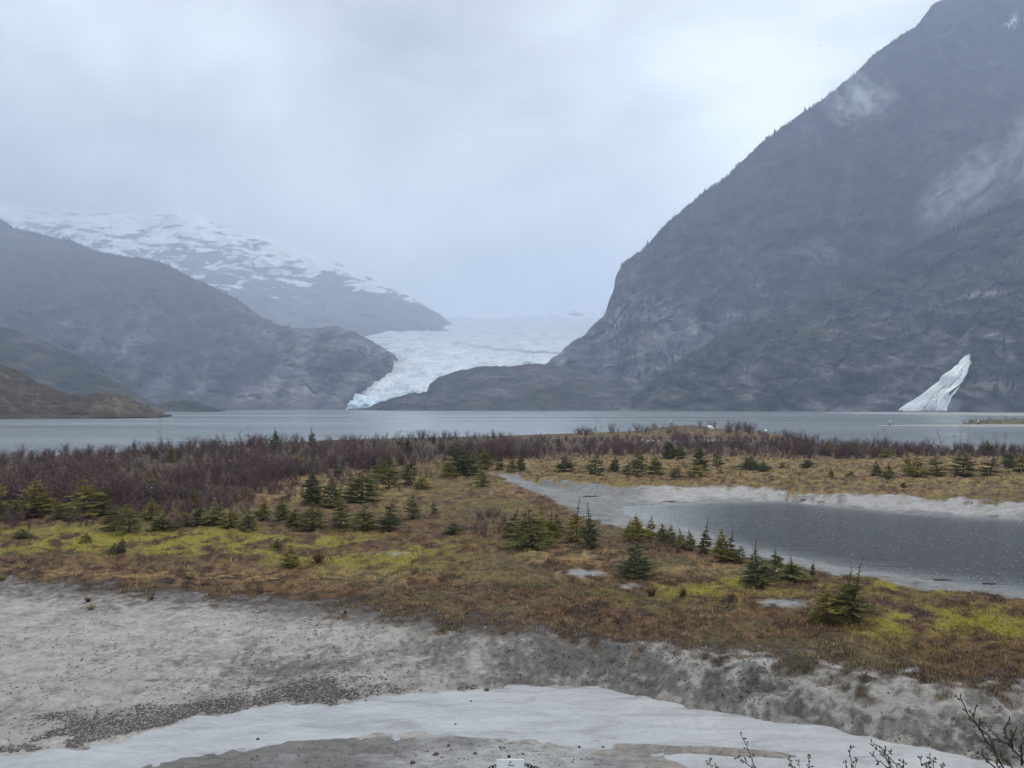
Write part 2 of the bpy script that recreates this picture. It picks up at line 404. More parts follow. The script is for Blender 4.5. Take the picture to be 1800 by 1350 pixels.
C_TH = curve([(-500, 930), (0, 906), (150, 906), (300, 890), (400, 872), (500, 842), (600, 830), (700, 817), (850, 806), (950, 806), (1100, 800), (1250, 800), (1400, 806), (1500, 806), (1600, 800), (1800, 806), (2300, 815)])

nc = 680
tt = np.linspace(-.88, .88, nc)
ys = np.concatenate([np.linspace(-14, 14.5, 30), np.linspace(15, 19.9, 40), np.linspace(20, 42, 280), np.exp(np.linspace(math.log(42.2), math.log(420), 210))]); nr = len(ys)
X = tt[None, :] * (np.maximum(ys, 0)[:, None] + 9); Yg = np.repeat(ys[:, None], nc, 1)
Z = terrain(X, Yg)
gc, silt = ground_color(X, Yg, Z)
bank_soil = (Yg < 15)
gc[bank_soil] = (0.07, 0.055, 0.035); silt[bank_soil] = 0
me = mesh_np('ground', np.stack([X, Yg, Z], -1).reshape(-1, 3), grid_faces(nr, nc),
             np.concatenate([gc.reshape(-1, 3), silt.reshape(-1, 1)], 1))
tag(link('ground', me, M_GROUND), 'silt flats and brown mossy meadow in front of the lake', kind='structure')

def water_strip(name, ca, cb, u0, u1, mat, label, grow=0.6, n=160, m=30, shallow_sheen=None):
    us = np.linspace(u0, u1, n)
    ya, yb = yd(ca(us), 0) - grow, yd(cb(us), 0) + grow
    s = np.linspace(0, 1, m)[:, None]
    yy = ya[None] * (1 - s) + yb[None] * s
    xx = (us[None] - 900) / F * yy
    me = mesh_np(name, np.stack([xx, yy, 0 * xx], -1).reshape(-1, 3), grid_faces(m, n), np.repeat((np.abs(2 * s - 1) ** 1.8 * .8 + 0 * xx if shallow_sheen is None else shallow_sheen(s, us[None] + 0 * xx)).reshape(-1, 1), 3, 1))
    return tag(link(name, me, mat), label, kind='structure')
water_strip('stream', C_SN, C_SF, -480, 2280, M_STREAM, 'pale milky glacial stream across the front of the flats', 0.8)
water_strip('pond', C_PN, C_PF, 1040, 2280, M_POND, 'dark pond with rain-pocked surface between silt banks', 1.0, shallow_sheen=lambda s, u: np.clip(np.abs(2 * s - 1) ** 7 * .8 + sst(1360, 1085, u) ** 1.3 * (.75 + .35 * (1 - s)), 0, 1))  # thin edges pale from silt, left tip paled to paint in reflected sky
# the lake: one sheet out to the feet of the mountains
lx = np.linspace(-1.3, 1.3, 60); ly = np.array([95, 120, 150, 200, 300, 450, 700, 1000, 1500, 2200, 2900.])
us = 900 + F * lx
LX, LY = [], []
for r_ in range(len(ly)):
    y0 = np.maximum(yd(C_LS(us), 0) - 9, 95)
    yy = ly[r_] if r_ else 0
    yv = np.maximum(y0, ly[r_]) if r_ else y0
    yv = y0 + (2900 - y0) * (r_ / (len(ly) - 1)) ** 2.2
    LX.append(lx * yv); LY.append(yv)
LX, LY = np.array(LX), np.array(LY)
me = mesh_np('lake', np.stack([LX, LY, 0 * LX], -1).reshape(-1, 3), grid_faces(len(ly), len(lx)))
tag(link('lake', me, M_LAKE), 'wide grey glacial lake below the mountains', kind='structure')

# ================================================================ MOUNTAINS
BV = {}
def mountain(name, label, rows, u0, u1, nu, nv, mat, colfn, amp, scale, back, seed, edge_amp=4.0, aniso=(1, 1, 1), pw=1.0):
    """rows base -> ridge, each {px: (py, d)} lists; lofted, fluted by noise in depth, then closed by a back slope"""
    us = np.linspace(u0, u1, nu)
    Rw = []
    for r in rows:
        a = np.array(r, float)
        Rw.append(P(us, np.interp(us, a[:, 0], a[:, 1]), np.interp(us, a[:, 0], a[:, 2])))
    ridge = Rw[-1]
    bk = ridge.copy(); bk[:, 1] += back; bk[:, 0] *= (1 + back / ridge[:, 1] * .6); bk[:, 2] = -15
    k = len(Rw) - 1
    vs = np.linspace(0, 1, nv) ** pw * k
    V = np.zeros((nv, nu, 3))
    for i, v in enumerate(vs):
        j = min(int(v), k - 1); t = v - j
        p0 = Rw[max(j - 1, 0)]; p1 = Rw[j]; p2 = Rw[j + 1]; p3 = Rw[min(j + 2, k)]
        cat = 0.5 * ((2 * p1) + (p2 - p0) * t + (2 * p0 - 5 * p1 + 4 * p2 - p3) * t * t + (3 * p1 - p0 - 3 * p2 + p3) * t ** 3)
        V[i] = cat * .5 + (p1 + (p2 - p1) * t) * .5
    x, y, z = V[..., 0], V[..., 1], V[..., 2]
    s = scale
    n = ridged(x * s * aniso[0], y * s * aniso[1] + 7, z * s * aniso[2], 5, seed) * .7 + fbm(x * s * 3, y * s * 3, z * s * 3, 4, seed + 3) * .4
    hgt = (vs / k)[:, None]
    wr = np.clip(hgt * 5, 0.15, 1) * np.clip((1 - hgt) * 8, 0.0, 1)
    V[..., 1] -= amp * n * wr
    V[..., 0] += amp * .4 * fbm(x * s * 2, y * s * 2, z * s * 2, 3, seed + 9) * wr
    V[..., 2] += amp * .25 * fbm(x * s * 4, y * s * 4, z * s * 4, 3, seed + 5) * wr
    V[..., 2] += edge_amp * fbm(x * s * 7, y * s * 7, 3, 4, seed + 6) * np.clip(hgt * 3, 0, 1)
    bm = V[-1] * .55 + bk * .45; bm[:, 2] = V[-1][:, 2] * .62
    V2 = np.concatenate([V, bm[None], bk[None]], 0)
    nrm = np.cross(np.gradient(V, axis=1), np.gradient(V, axis=0)); nrm /= np.linalg.norm(nrm, axis=-1, keepdims=True) + 1e-9
    px = 900 + F * V[..., 0] / V[..., 1]; py = YH - F * (V[..., 2] - H) / V[..., 1]
    col = colfn(V, nrm, px, py, n)
    col = np.concatenate([col, col[-1:], col[-1:]], 0)
    fc = grid_faces(nv + 2, nu)
    me = mesh_np(name, V2.reshape(-1, 3), fc, col.reshape(-1, col.shape[-1]))
    o = tag(link(name, me, mat), label, kind='structure')
    BV[name] = BVHTree.FromPolygons([tuple(p) for p in V2.reshape(-1, 3)], [tuple(f) for f in fc])
    return V, nrm, px, py
def rgba(c, a): return np.concatenate([c, np.asarray(a)[..., None]], -1)
def veg_mix(V, nrm, n, s, seed, veg, rock, bias=0.0):
    f = np.clip(.5 + 1.2 * fbm(V[..., 0] * s, V[..., 1] * s, V[..., 2] * s, 4, seed) + .6 * (nrm[..., 2] - .5) + bias, 0, 1)
    return lerpc(np.asarray(rock) + np.zeros(V.shape), veg, f), f

M_RM = mat_rock('right_mountain_rock', 0.012, (0.012, 0.013, 0.015), (0.145, 0.140, 0.142), bump=14)
M_SP = mat_rock('spur_rock', 0.022, (0.009, 0.009, 0.010), (0.135, 0.126, 0.124), bump=10)
M_LM = mat_rock('left_mountain_rock', 0.010, (0.014, 0.015, 0.016), (0.145, 0.138, 0.136), bump=14)
M_HILL = mat_rock('hill_rock', 0.05, (0.022, 0.018, 0.014), (0.15, 0.122, 0.090), bump=3)
M_SNOW = mat_snowrock('snow_mountain_rock', 0.0065); M_FAR = mat_snowrock('far_peak_rock', 0.0035)

FOREST = np.array([0.55, 0.62, 0.50]); ROCKT = np.array([1.25, 1.22, 1.25])
def c_rm(V, nrm, px, py, n):
    c, f = veg_mix(V, nrm, n, .006, 3, [.62, .66, .52], ROCKT)
    slab = np.clip(ell(px, py, 1130, 590, 110, 75) * 1.5 + ell(px, py, 1040, 650, 90, 60) + .35 * fbm(px * .03, py * .012, 0, 3, 4), 0, 1)
    c = lerpc(c, [2.3, 2.25, 2.3], slab * .85)
    c = lerpc(c, [.42, .47, .40], sst(580, 430, py) * .92)
    chute = fbm(px * .045 + py * .006, py * .006, 0, 4, 6); c = c * (1 + np.clip(.7 * chute, -.45, .6))[..., None]
    c = lerpc(c, [2.0, 1.95, 1.95], np.clip(2.2 * fbm(px * .03 - py * .02, py * .05, 0, 4, 8) - .9, 0, .6) * sst(330, 480, py))
    snow = ell(px, py, 1782, 34, 9, 13) + ell(px, py, 1770, 46, 12, 4)
    return lerpc(c, [9, 9.2, 9.4], np.clip(snow * 2 - .8, 0, 1))
mountain('mountain_right', 'dark forested mountain rising steeply on the right of the lake', [
    [(860, 723, 2050), (1000, 723, 2000), (1150, 723, 1950), (1400, 723, 2050), (2700, 723, 1700)],
    [(860, 722.6, 2250), (930, 690, 2250), (960, 683, 2230), (1000, 665, 2250), (1060, 640, 2280), (1100, 610, 2300), (1300, 540, 2350), (1640, 400, 2350), (2700, 300, 2200)],
    [(860, 722.3, 2400), (930, 672, 2450), (960, 650, 2480), (1000, 625, 2560), (1060, 592, 2650), (1100, 540, 2650), (1300, 420, 2700), (1640, 220, 2680), (2700, 100, 2500)],
    [(860, 722, 2500), (905, 690, 2520), (930, 664, 2580), (960, 640, 2650), (1000, 606, 2760), (1040, 580, 2850), (1060, 561, 2900), (1068, 550, 2930), (1074, 525, 2950), (1083, 490, 2960), (1092, 465, 2980), (1130, 440, 3000), (1165, 400, 3010), (1200, 370, 3010), (1245, 332, 3010), (1262, 327, 3010), (1300, 287, 3010), (1350, 242, 3000), (1400, 207, 3000), (1450, 172, 3000), (1500, 133, 3000), (1535, 98, 3000), (1585, 62, 2990), (1610, 45, 2990), (1640, 8, 2980), (1665, -2, 2980), (1700, -25, 2970), (1800, -80, 2950), (2000, -70, 2850), (2700, 30, 2750)],
], 862, 2650, 470, 150, M_RM, c_rm, 75, .0050, 900, 11, 5, (1.5, .6, .35))

def c_sp(V, nrm, px, py, n):
    c, f = veg_mix(V, nrm, n, .012, 13, [.62, .66, .48], [1.15, 1.1, 1.12])
    band = fbm(px * .012, py * .07 + px * .012, 0, 4, 15)
    c = lerpc(c, [1.9, 1.85, 1.9], np.clip(band * 1.4 - .25, 0, .8)); c = c * (1 + np.clip(1.0 * fbm(px * .02, py * .10 - px * .03, 0, 4, 16), -.65, .9))[..., None]
    gully = np.exp(-(((px - np.interp(py, [590, 620, 660, 700, 722], [1700, 1680, 1620, 1545, 1490])) / np.interp(py, [590, 640, 722], [8, 22, 45])) ** 2)) * (py > 590)
    c = lerpc(c, [2.6, 2.5, 2.6], np.clip(gully * (.7 + .6 * band), 0, .9))
    toe = ell(px, py, 1150, 712, 50, 12) + ell(px, py, 1320, 708, 18, 22) + .7 * ell(px, py, 1240, 705, 40, 14)
    c = lerpc(c, [3.0, 2.9, 2.8], np.clip(toe * (.6 + .9 * band), 0, .8))
    c = lerpc(c, [.45, .52, .42], np.clip(sst(470, 400, py - (1800 - px) * .38) , 0, .8))
    return c
mountain('mountain_spur', 'dark lower spur with cliffs and brush around the waterfall', [
    [(1060, 724, 1780), (1200, 724, 1690), (1400, 724, 1560), (1620, 724, 1390), (1800, 724, 1260), (2700, 726, 1000)],
    [(1060, 723, 1850), (1120, 712, 1790), (1200, 690, 1730), (1400, 655, 1620), (1620, 640, 1480), (1680, 622, 1470), (1720, 600, 1430), (1800, 590, 1350), (2700, 560, 1150)],
    [(1060, 723, 1900), (1120, 702, 1830), (1200, 660, 1790), (1400, 600, 1720), (1620, 560, 1620), (1800, 500, 1500), (2700, 420, 1300)],
    [(1060, 722.5, 1950), (1095, 718, 1900), (1120, 692, 1900), (1160, 657, 1900), (1200, 627, 1920), (1260, 594, 1920), (1330, 562, 1920), (1400, 532, 1920), (1480, 502, 1900), (1560, 462, 1880), (1620, 430, 1860), (1680, 402, 1830), (1740, 374, 1800), (1800, 350, 1770), (2000, 290, 1650), (2700, 230, 1500)],
], 1062, 2650, 430, 125, M_SP, c_sp, 38, .011, 450, 21, 3, (1.2, .6, .6))

def c_bk(V, nrm, px, py, n):
    c, f = veg_mix(V, nrm, n, .012, 23, [.75, .74, .55], [1.3, 1.25, 1.3])
    return c
mountain('rock_bench', 'rounded grey rock bench between the ice and the lake', [
    [(620, 723.3, 2000), (700, 723.3, 1900), (900, 723.3, 1820), (1240, 723.3, 1850)],
    [(620, 723, 2020), (660, 716, 1980), (700, 708, 1940), (752, 706, 1910), (757, 704, 1920), (850, 695, 1920), (950, 690, 1930), (1060, 696, 1940), (1150, 706, 1920), (1240, 723, 1900)],
    [(620, 722.6, 2040), (660, 714, 2010), (700, 702, 1990), (752, 697, 1985), (757, 684, 2020), (850, 664, 2050), (950, 660, 2080), (1060, 676, 2060), (1150, 694, 2000), (1240, 723, 1950)],
    [(620, 722.3, 2060), (640, 720, 2060), (660, 711, 2050), (685, 702, 2050), (720, 692, 2060), (751, 689, 2070), (755, 675, 2110), (775, 661, 2150), (800, 653, 2180), (850, 643, 2220), (895, 644, 2240), (940, 638, 2270), (965, 641, 2270), (1000, 646, 2260), (1060, 658, 2220), (1120, 676, 2150), (1180, 700, 2050), (1240, 722.5, 2000)],
], 622, 1238, 320, 90, M_RM, c_bk, 14, .012, 160, 31, 2.5)

def c_lm(V, nrm, px, py, n):
    c, f = veg_mix(V, nrm, n, .005, 33, [.60, .63, .48], [1.2, 1.15, 1.2])
    slab = np.clip(ell(px, py, 560, 620, 110, 50) + ell(px, py, 560, 690, 120, 30) + .6 * ell(px, py, 300, 705, 120, 18), 0, 1)
    c = lerpc(c, [2.3, 2.2, 2.1], slab * np.clip(.6 + .9 * fbm(px * .02 + py * .03, py * .03 - px * .01, 0, 4, 35), 0, 1))
    c = c * (1 + np.clip(1.0 * fbm(px * .03 + py * .02, py * .02, 0, 4, 37), -.6, .9))[..., None]
    return lerpc(c, [.45, .50, .42], sst(600, 500, py) * sst(560, 420, px) * .7)
mountain('mountain_left', 'hazy forested mountain with bare lower slabs on the left', [
    [(-900, 722, 1900), (0, 722, 1950), (400, 722, 2150), (600, 722, 2300), (640, 722, 2500), (704, 722, 2600)],
    [(-900, 600, 2350), (0, 640, 2350), (300, 668, 2450), (450, 675, 2500), (560, 680, 2520), (620, 690, 2580), (704, 700, 2650)],
    [(-900, 420, 2950), (0, 520, 2900), (300, 580, 2900), (450, 625, 2800), (560, 625, 2750), (640, 640, 2720), (704, 668, 2700)],
    [(-900, 200, 3700), (-300, 290, 3700), (-100, 350, 3700), (0, 383, 3650), (25, 402, 3640), (70, 412, 3620), (130, 425, 3600), (170, 442, 3580), (215, 450, 3560), (260, 455, 3540), (290, 464, 3520), (340, 490, 3480), (390, 512, 3420), (430, 535, 3350), (465, 560, 3260), (490, 571, 3200), (530, 577, 3100), (565, 577, 3020), (592, 573, 2970), (612, 578, 2930), (640, 592, 2880), (665, 606, 2840), (685, 616, 2800), (698, 630, 2770), (704, 644, 2750)],
], -880, 704, 430, 130, M_LM, c_lm, 65, .0052, 600, 41, 5, (1.2, .7, .5))

def c_sm(V, nrm, px, py, n):
    snow = .20 + .50 * sst(530, 385, py - .10 * (px - 350)) + .20 * n
    snow = np.where(px > 560, np.maximum(snow - .28 * sst(10, 60, py - np.interp(px, [500, 620, 730, 806], [428, 475, 527, 576])), .0), snow)
    rdg = np.interp(px, [400, 450, 500, 560, 620, 680, 730, 780, 806], [402, 412, 428, 450, 475, 502, 527, 558, 576])
    snow = snow + .34 * np.exp(-((py - rdg - 6) / 16) ** 2) * sst(430, 520, px) + .12 * ell(px, py, 500, 495, 60, 12) + .16 * ell(px, py, 650, 528, 14, 7)
    low = sst(505, 560, py); snow = snow * (1 - .9 * low)
    return rgba(np.ones(V.shape), np.clip(snow, 0, 1.3))
mountain('mountain_snowy', 'snow-streaked grey mountain behind the forested slope', [
    [(-900, 640, 4300), (400, 640, 4300), (700, 612, 4300), (840, 605, 4300)],
    [(-900, 520, 4900), (300, 540, 4900), (550, 560, 4800), (700, 575, 4700), (780, 590, 4650), (840, 598, 4650)],
    [(-900, 420, 5600), (300, 450, 5500), (550, 500, 5400), (700, 545, 5200), (780, 576, 5000), (840, 594, 4900)],
    [(-900, 370, 6200), (-200, 352, 6250), (0, 356, 6300), (60, 364, 6280), (120, 368, 6260), (200, 376, 6200), (255, 377, 6150), (285, 370, 6100), (310, 363, 6100), (345, 376, 6050), (400, 402, 6000), (450, 412, 5950), (500, 428, 5900), (560, 450, 5850), (620, 475, 5750), (680, 502, 5650), (730, 527, 5550), (780, 558, 5450), (806, 576, 5400), (818, 590, 5350), (840, 600, 5300)],
], -880, 838, 420, 120, M_SNOW, c_sm, 110, .0022, 1500, 51, 9, (1, .7, .8))

def c_fp(V, nrm, px, py, n):
    return rgba(np.ones(V.shape), np.clip(.62 + .25 * n, 0, 1.2))
mountain('mountain_far', 'faint snow peaks beyond the head of the glacier', [
    [(700, 580, 7600), (1200, 580, 7600)], [(700, 575, 8300), (1200, 566, 8300)],
    [(700, 585, 9000), (760, 578, 9000), (800, 563, 9000), (830, 555, 9000), (870, 551, 9000), (900, 554, 9000), (950, 558, 9000), (975, 553, 9000), (1000, 546, 9000), (1040, 535, 9000), (1065, 541, 9000), (1120, 528, 9000), (1200, 520, 9000)],
], 702, 1198, 200, 50, M_FAR, c_fp, 120, .0020, 1200, 61, 14)

def c_ih(V, nrm, px, py, n):
    c, f = veg_mix(V, nrm, n, .03, 73, [.62, .58, .42], [1.0, .90, .82])
    tip = np.clip(ell(px, py, 225, 708, 45, 16) * 1.4, 0, 1)
    return lerpc(c, [1.7, 1.55, 1.3], tip * np.clip(.7 + .8 * n, 0, 1))
mountain('hill_point', 'brown brushy point of land jutting into the lake', [
    [(-1000, 737, 640), (0, 737, 610), (200, 734, 640), (272, 732.5, 690), (282, 733, 700)],
    [(-1000, 650, 720), (0, 690, 650), (100, 712, 660), (200, 712, 670), (250, 722, 700), (282, 733, 705)],
    [(-1000, 560, 860), (-300, 600, 800), (-100, 630, 770), (0, 641, 750), (30, 651, 745), (60, 668, 740), (100, 685, 735), (130, 695, 730), (165, 693, 730), (200, 690, 730), (225, 697, 728), (250, 711, 722), (268, 724, 715), (282, 733, 712)],
], -980, 280, 360, 90, M_HILL, c_ih, 9, .03, 160, 71, 1.6)
def c_mh(V, nrm, px, py, n):
    c, f = veg_mix(V, nrm, n, .015, 83, [.60, .64, .45], [1.1, 1.05, 1.0]); return c
mountain('hill_middle', 'low rocky hill with brush behind the point', [
    [(-900, 724, 1300), (0, 724, 1350), (300, 724, 1450), (385, 722, 1500)],
    [(-900, 610, 1500), (0, 650, 1500), (120, 680, 1500), (200, 700, 1500), (300, 712, 1500), (385, 721.5, 1500)],
    [(-900, 500, 1750), (-100, 560, 1700), (0, 574, 1680), (40, 583, 1670), (80, 600, 1660), (130, 622, 1650), (160, 640, 1640), (190, 655, 1630), (230, 685, 1600), (262, 706, 1580), (285, 713, 1560), (305, 706, 1560), (330, 702, 1560), (352, 709, 1560), (385, 721, 1550)],
], -880, 383, 320, 90, M_LM, c_mh, 16, .014, 220, 81, 2.0)

# ---------------------------------------------------------------- glacier
GR = np.array([(724, 606, 645, 2060), (716, 611, 655, 2068), (710, 613, 700, 2100), (703, 622, 730, 2150), (692, 638, 775, 2215), (675, 660, 790, 2330), (655, 690, 900, 2500),
               (640, 692, 1010, 2680), (628, 690, 1030, 2900), (615, 672, 1040, 3150), (605, 650, 1060, 3450), (597, 615, 1070, 3800), (590, 650, 1080, 4250), (580, 700, 1090, 4700), (570, 740, 1100, 5400), (563, 760, 1120, 6200), (558, 770, 1150, 7600)], float)
nvg, nug = 230, 240
tv = np.linspace(0, len(GR) - 1, nvg); ii = np.arange(len(GR))
gp = [np.interp(tv, ii, GR[:, k]) for k in range(4)]
for k in range(4):
    for _ in range(3): gp[k][3:-1] = (gp[k][2:-2] + gp[k][3:-1] * 2 + gp[k][4:]) [: len(gp[k][3:-1])] / 4 if False else gp[k][3:-1]
sg = np.linspace(0, 1, nug)
PXg = gp[1][:, None] * (1 - sg) + gp[2][:, None] * sg
Vg = P(PXg, np.repeat(gp[0][:, None], nug, 1), np.repeat(gp[3][:, None], nug, 1))
x, y, z = Vg[..., 0], Vg[..., 1], Vg[..., 2]
cre = ridged(x * .012, y * .03, 0, 5, 91)
ampg = np.interp(gp[3], [2060, 2200, 2700, 4000, 7600], [12, 13, 9, 7, 4])[:, None]
Vg[..., 2] += ampg * (cre * .8 + fbm(x * .03, y * .05, 0, 4, 92) * .6)
Vg[..., 1] += ampg * .6 * fbm(x * .05, y * .03, z * .05, 3, 93)
px, py = PXg, np.repeat(gp[0][:, None], nug, 1)
ice = np.ones(Vg.shape)
band = np.exp(-((py - np.interp(px, [760, 800, 850, 900, 960, 1010, 1060], [596, 604, 612, 617, 621, 625, 628])) / 2.0) ** 2) * sst(760, 850, px)
ice = lerpc(ice, [.42, .42, .44], np.clip(band, 0, .8))
dirt = np.exp(-(sg[None, :] / .07) ** 2) * sst(720, 690, py) * (py > 625)
ice = lerpc(ice, [.62, .55, .50], np.clip(dirt * (.6 + .6 * cre), 0, .8))
ice = lerpc(ice, [.78, .95, 1.08], sst(690, 718, py) * .7)
ice = lerpc(ice, [.80, .84, .86], sst(620, 590, py) * .6)
me = mesh_np('glacier', Vg.reshape(-1, 3), grid_faces(nvg, nug), ice.reshape(-1, 3))
tag(link('glacier', me, mat_glacier()), 'pale blue crevassed glacier tongue reaching down to the lake', kind='structure')

# ---------------------------------------------------------------- shared far-plant helpers
def hit(name, px, py):
    d = Vector(((px - 900) / F, 1, -(py - YH) / F)).normalized()
    loc, nn, i, dist = BV[name].ray_cast(Vector((0, 0, H)), d)
    return loc, nn
def instances(name, protoV, protoF, pos, scl, rot, col, mat, label, colfn=None, tops=None, smooth=False):
    """one merged mesh of many plants (used only for masses nobody could count)"""
    n, m = len(pos), len(protoV)
    c, s = np.cos(rot), np.sin(rot)
    vx = protoV[None, :, 0] * c[:, None] - protoV[None, :, 1] * s[:, None]
    vy = protoV[None, :, 0] * s[:, None] + protoV[None, :, 1] * c[:, None]
    V = np.stack([vx * scl[:, 0:1] + pos[:, 0:1], vy * scl[:, 0:1] + pos[:, 1:2], protoV[None, :, 2] * scl[:, 1:2] + pos[:, 2:3]], -1)
    Fc = protoF[None] + (np.arange(n) * m)[:, None, None]
    cc = np.repeat(col[:, None, :], m, 1)
    me = mesh_np(name, V.reshape(-1, 3), Fc.reshape(-1, protoF.shape[1]), cc.reshape(-1, col.shape[1]), smooth)
    return tag(link(name, me, mat), label, kind='stuff')
def conifer_far():
    V, Fc = [], []
    for k in range(4):
        z0, z1, r = .10 + k * .21, .40 + k * .22, .20 * (1 - k * .23)
        b = len(V); n = 5
        for j in range(n):
            a = 2 * math.pi * (j + .5 * (k % 2)) / n
            V.append((r * math.cos(a), r * math.sin(a), z0 + .05 * ((j * 7 + k * 3) % 3 - 1)))
        V.append((0, 0, min(z1, 1.0)))
        for j in range(n): Fc.append((b + j, b + (j + 1) % n, b + n))
    return np.array(V), np.array(Fc)
CFV, CFF = conifer_far()
def forest(name, mname, label, px0, px1, n, keep, h0, h1, colr, ytop=-120, seed=1):
    rg = np.random.default_rng(seed); pos = []
    for _ in range(n):
        px = rg.uniform(px0, px1); py = rg.uniform(ytop, 722)
        loc, nn = hit(mname, px, py)
        if loc is None: continue
        if rg.random() > keep(px, py): continue
        pos.append((loc.x, loc.y, loc.z - 1.5))
    pos = np.array(pos); k = len(pos)
    h = rg.uniform(h0, h1, k) * rg.choice([.75, 1, 1.25], k)
    col = np.array(colr)[None] * rg.uniform(.6, 1.35, (k, 1)) * rg.uniform(.9, 1.1, (k, 3))
    return instances(name, CFV, CFF, pos, np.stack([h * rg.uniform(.8, 1.2, k), h], -1), rg.uniform(0, 6.28, k), col, M_TREE, label)
def ridge_trees(name, label, pts, mname, n, h0, h1, seed, colr=(.03, .042, .03)):
    rg = np.random.default_rng(seed); a = np.array(pts, float)
    pos = []
    for _ in range(n):
        px = rg.uniform(a[0, 0], a[-1, 0]); py = np.interp(px, a[:, 0], a[:, 1]) + rg.exponential(2.5) + 1.5
        for _ in range(14):
            loc, nn = hit(mname, px, py)
            if loc is not None: break
            py += 1.2
        if loc is None: continue
        pos.append((loc.x, loc.y, loc.z - 1))
    pos = np.array(pos); k = len(pos); h = rg.uniform(h0, h1, k)
    col = np.array(colr)[None] * rg.uniform(.7, 1.3, (k, 1)) * np.ones((k, 3))
    return instances(name, CFV, CFF, pos, np.stack([h * rg.uniform(.7, 1.1, k), h], -1), rg.uniform(0, 6.28, k), col, M_TREE, label)
G4 = (.034, .046, .030)
cl = lambda px, py: vnoise(px * .02, py * .02, 0, 5)
forest('forest_right_mountain', 'mountain_right', 'dense dark conifers covering the right mountain', 1070, 1800, 9500,
       lambda px, py: max(0, min(1, 1.0 - (py - 430) / 260 + .8 * float(cl(px, py)))) * (1 if py > 20 else .55), 13, 22, G4, seed=2)
forest('forest_spur', 'mountain_spur', 'dark conifers and brush on the lower spur', 1090, 1800, 4200,
       lambda px, py: max(0, min(1, .55 + .8 * float(cl(px * 1.3, py * 2)) - max(0, (py - 560) / 260) + (0.6 if py < 350 + (1800 - px) * .42 + 45 else 0))) * (0 if abs(px - np.interp(py, [590, 722], [1712, 1560])) < 60 and py > 585 else 1), 8, 15, (.035, .042, .026), 300, seed=3)
forest('forest_left_mountain', 'mountain_left', 'hazy conifers covering the upper left mountain', 0, 520, 6500,
       lambda px, py: max(0, min(1, 1.0 - (py - 530) / 120 + .5 * float(cl(px, py)))), 12, 20, G4, 340, seed=4)
ridge_trees('ridge_trees_right', 'row of small conifers along the right skyline', [(1092, 465), (1130, 440), (1165, 400), (1200, 370), (1245, 332), (1300, 287), (1350, 242), (1400, 207), (1450, 172), (1500, 133), (1535, 98), (1590, 60)], 'mountain_right', 620, 9, 20, 12)
ridge_trees('ridge_trees_spur', 'row of conifers along the top of the spur', [(1480, 502), (1560, 462), (1620, 430), (1680, 402), (1740, 374), (1800, 350)], 'mountain_spur', 320, 8, 17, 13)
ridge_trees('ridge_trees_left', 'row of small conifers along the left skyline', [(0, 383), (25, 402), (70, 412), (130, 425), (170, 442), (215, 450), (290, 464), (340, 490), (390, 512), (430, 535)], 'mountain_left', 420, 10, 18, 14)

# ---------------------------------------------------------------- waterfall on the spur
def c_fall():
    m = MT('waterfall_foam').set(Roughness=0.6)
    f = m.noise(m.coord((0.10, 0.10, 0.022)), 1.6, 7, 0.65, 0.5)
    m.color(m.ramp(f, (0.24, (0.60, 0.63, 0.66)), (0.38, (0.93, 0.94, 0.95)), (0.65, (0.97, 0.97, 0.97))))
    m.bump(f, 0.3, 2); return m.m
M_FALL = c_fall()
def fall_sheet(edges, parent, name, n=70, m=14, seed=0, rag=2.0, lift=7.0):
    e = np.array(edges, float); pys = np.linspace(e[0, 0], e[-1, 0], n); V = []
    for i, py in enumerate(pys):
        rag_ = rag * min(1, (np.interp(py, e[:, 0], e[:, 2]) - np.interp(py, e[:, 0], e[:, 1])) / 22 + .12); l = np.interp(py, e[:, 0], e[:, 1]) + rag_ * float(fbm(py * .13, seed + 1.5, 0, 4, 5)); r = np.interp(py, e[:, 0], e[:, 2]) + rag_ * float(fbm(py * .16, seed + 9.5, 0, 4, 6))
        for j in range(m):
            t = j / (m - 1); px = l + (r - l) * t
            loc, nn = hit('mountain_spur', px, py)
            if loc is None: loc = Vector(P(px, py, 1420.0))
            d = loc - Vector((0, 0, H)); k = 1 - (lift * math.sin(math.pi * min(max(t, .02), .98)) ** .5 + 2) / d.length
            V.append(Vector((0, 0, H)) + d * k)
    A = np.array([tuple(v) for v in V]).reshape(n, m, 3)
    for _ in range(3): A[1:-1, :, 1] = (A[:-2, :, 1] + 2 * A[1:-1, :, 1] + A[2:, :, 1]) / 4
    A[..., 1] -= 2.5 * np.abs(fbm(A[..., 0] * .08, A[..., 2] * .05, 0, 4, 7 + seed))
    back = A.copy(); back[..., 1] += 14
    # closed slab: front, back and rim
    fr = grid_faces(n, m); bk = fr[:, ::-1] + n * m
    rim = list(range(m)) + [i * m + m - 1 for i in range(1, n)] + [(n - 1) * m + j for j in range(m - 2, -1, -1)] + [i * m for i in range(n - 2, 0, -1)]
    rf = [(rim[(i + 1) % len(rim)], rim[i], rim[i] + n * m, rim[(i + 1) % len(rim)] + n * m) for i in range(len(rim))]
    me = mesh_np(name, np.concatenate([A.reshape(-1, 3), back.reshape(-1, 3)]), np.concatenate([fr, bk, np.array(rf)]))
    return link(name, me, M_FALL, parent)
fo = empty('waterfall', tuple(P(1640, 722, 1370.0)))
tag(fo, 'broad white waterfall fanning down the dark cliff into the lake', 'waterfall')
def under(o, par):
    o.parent = par; o.matrix_parent_inverse = par.matrix_basis.inverted(); return o
under(fall_sheet([(624, 1700, 1703), (632, 1694, 1702), (640, 1688, 1700), (655, 1672, 1690), (668, 1659, 1677), (676, 1650, 1664), (690, 1635, 1649), (705, 1613, 1633), (716, 1594, 1622), (723, 1588, 1618)], None, 'main_fall', 110, 16, 1, 5.0), fo)
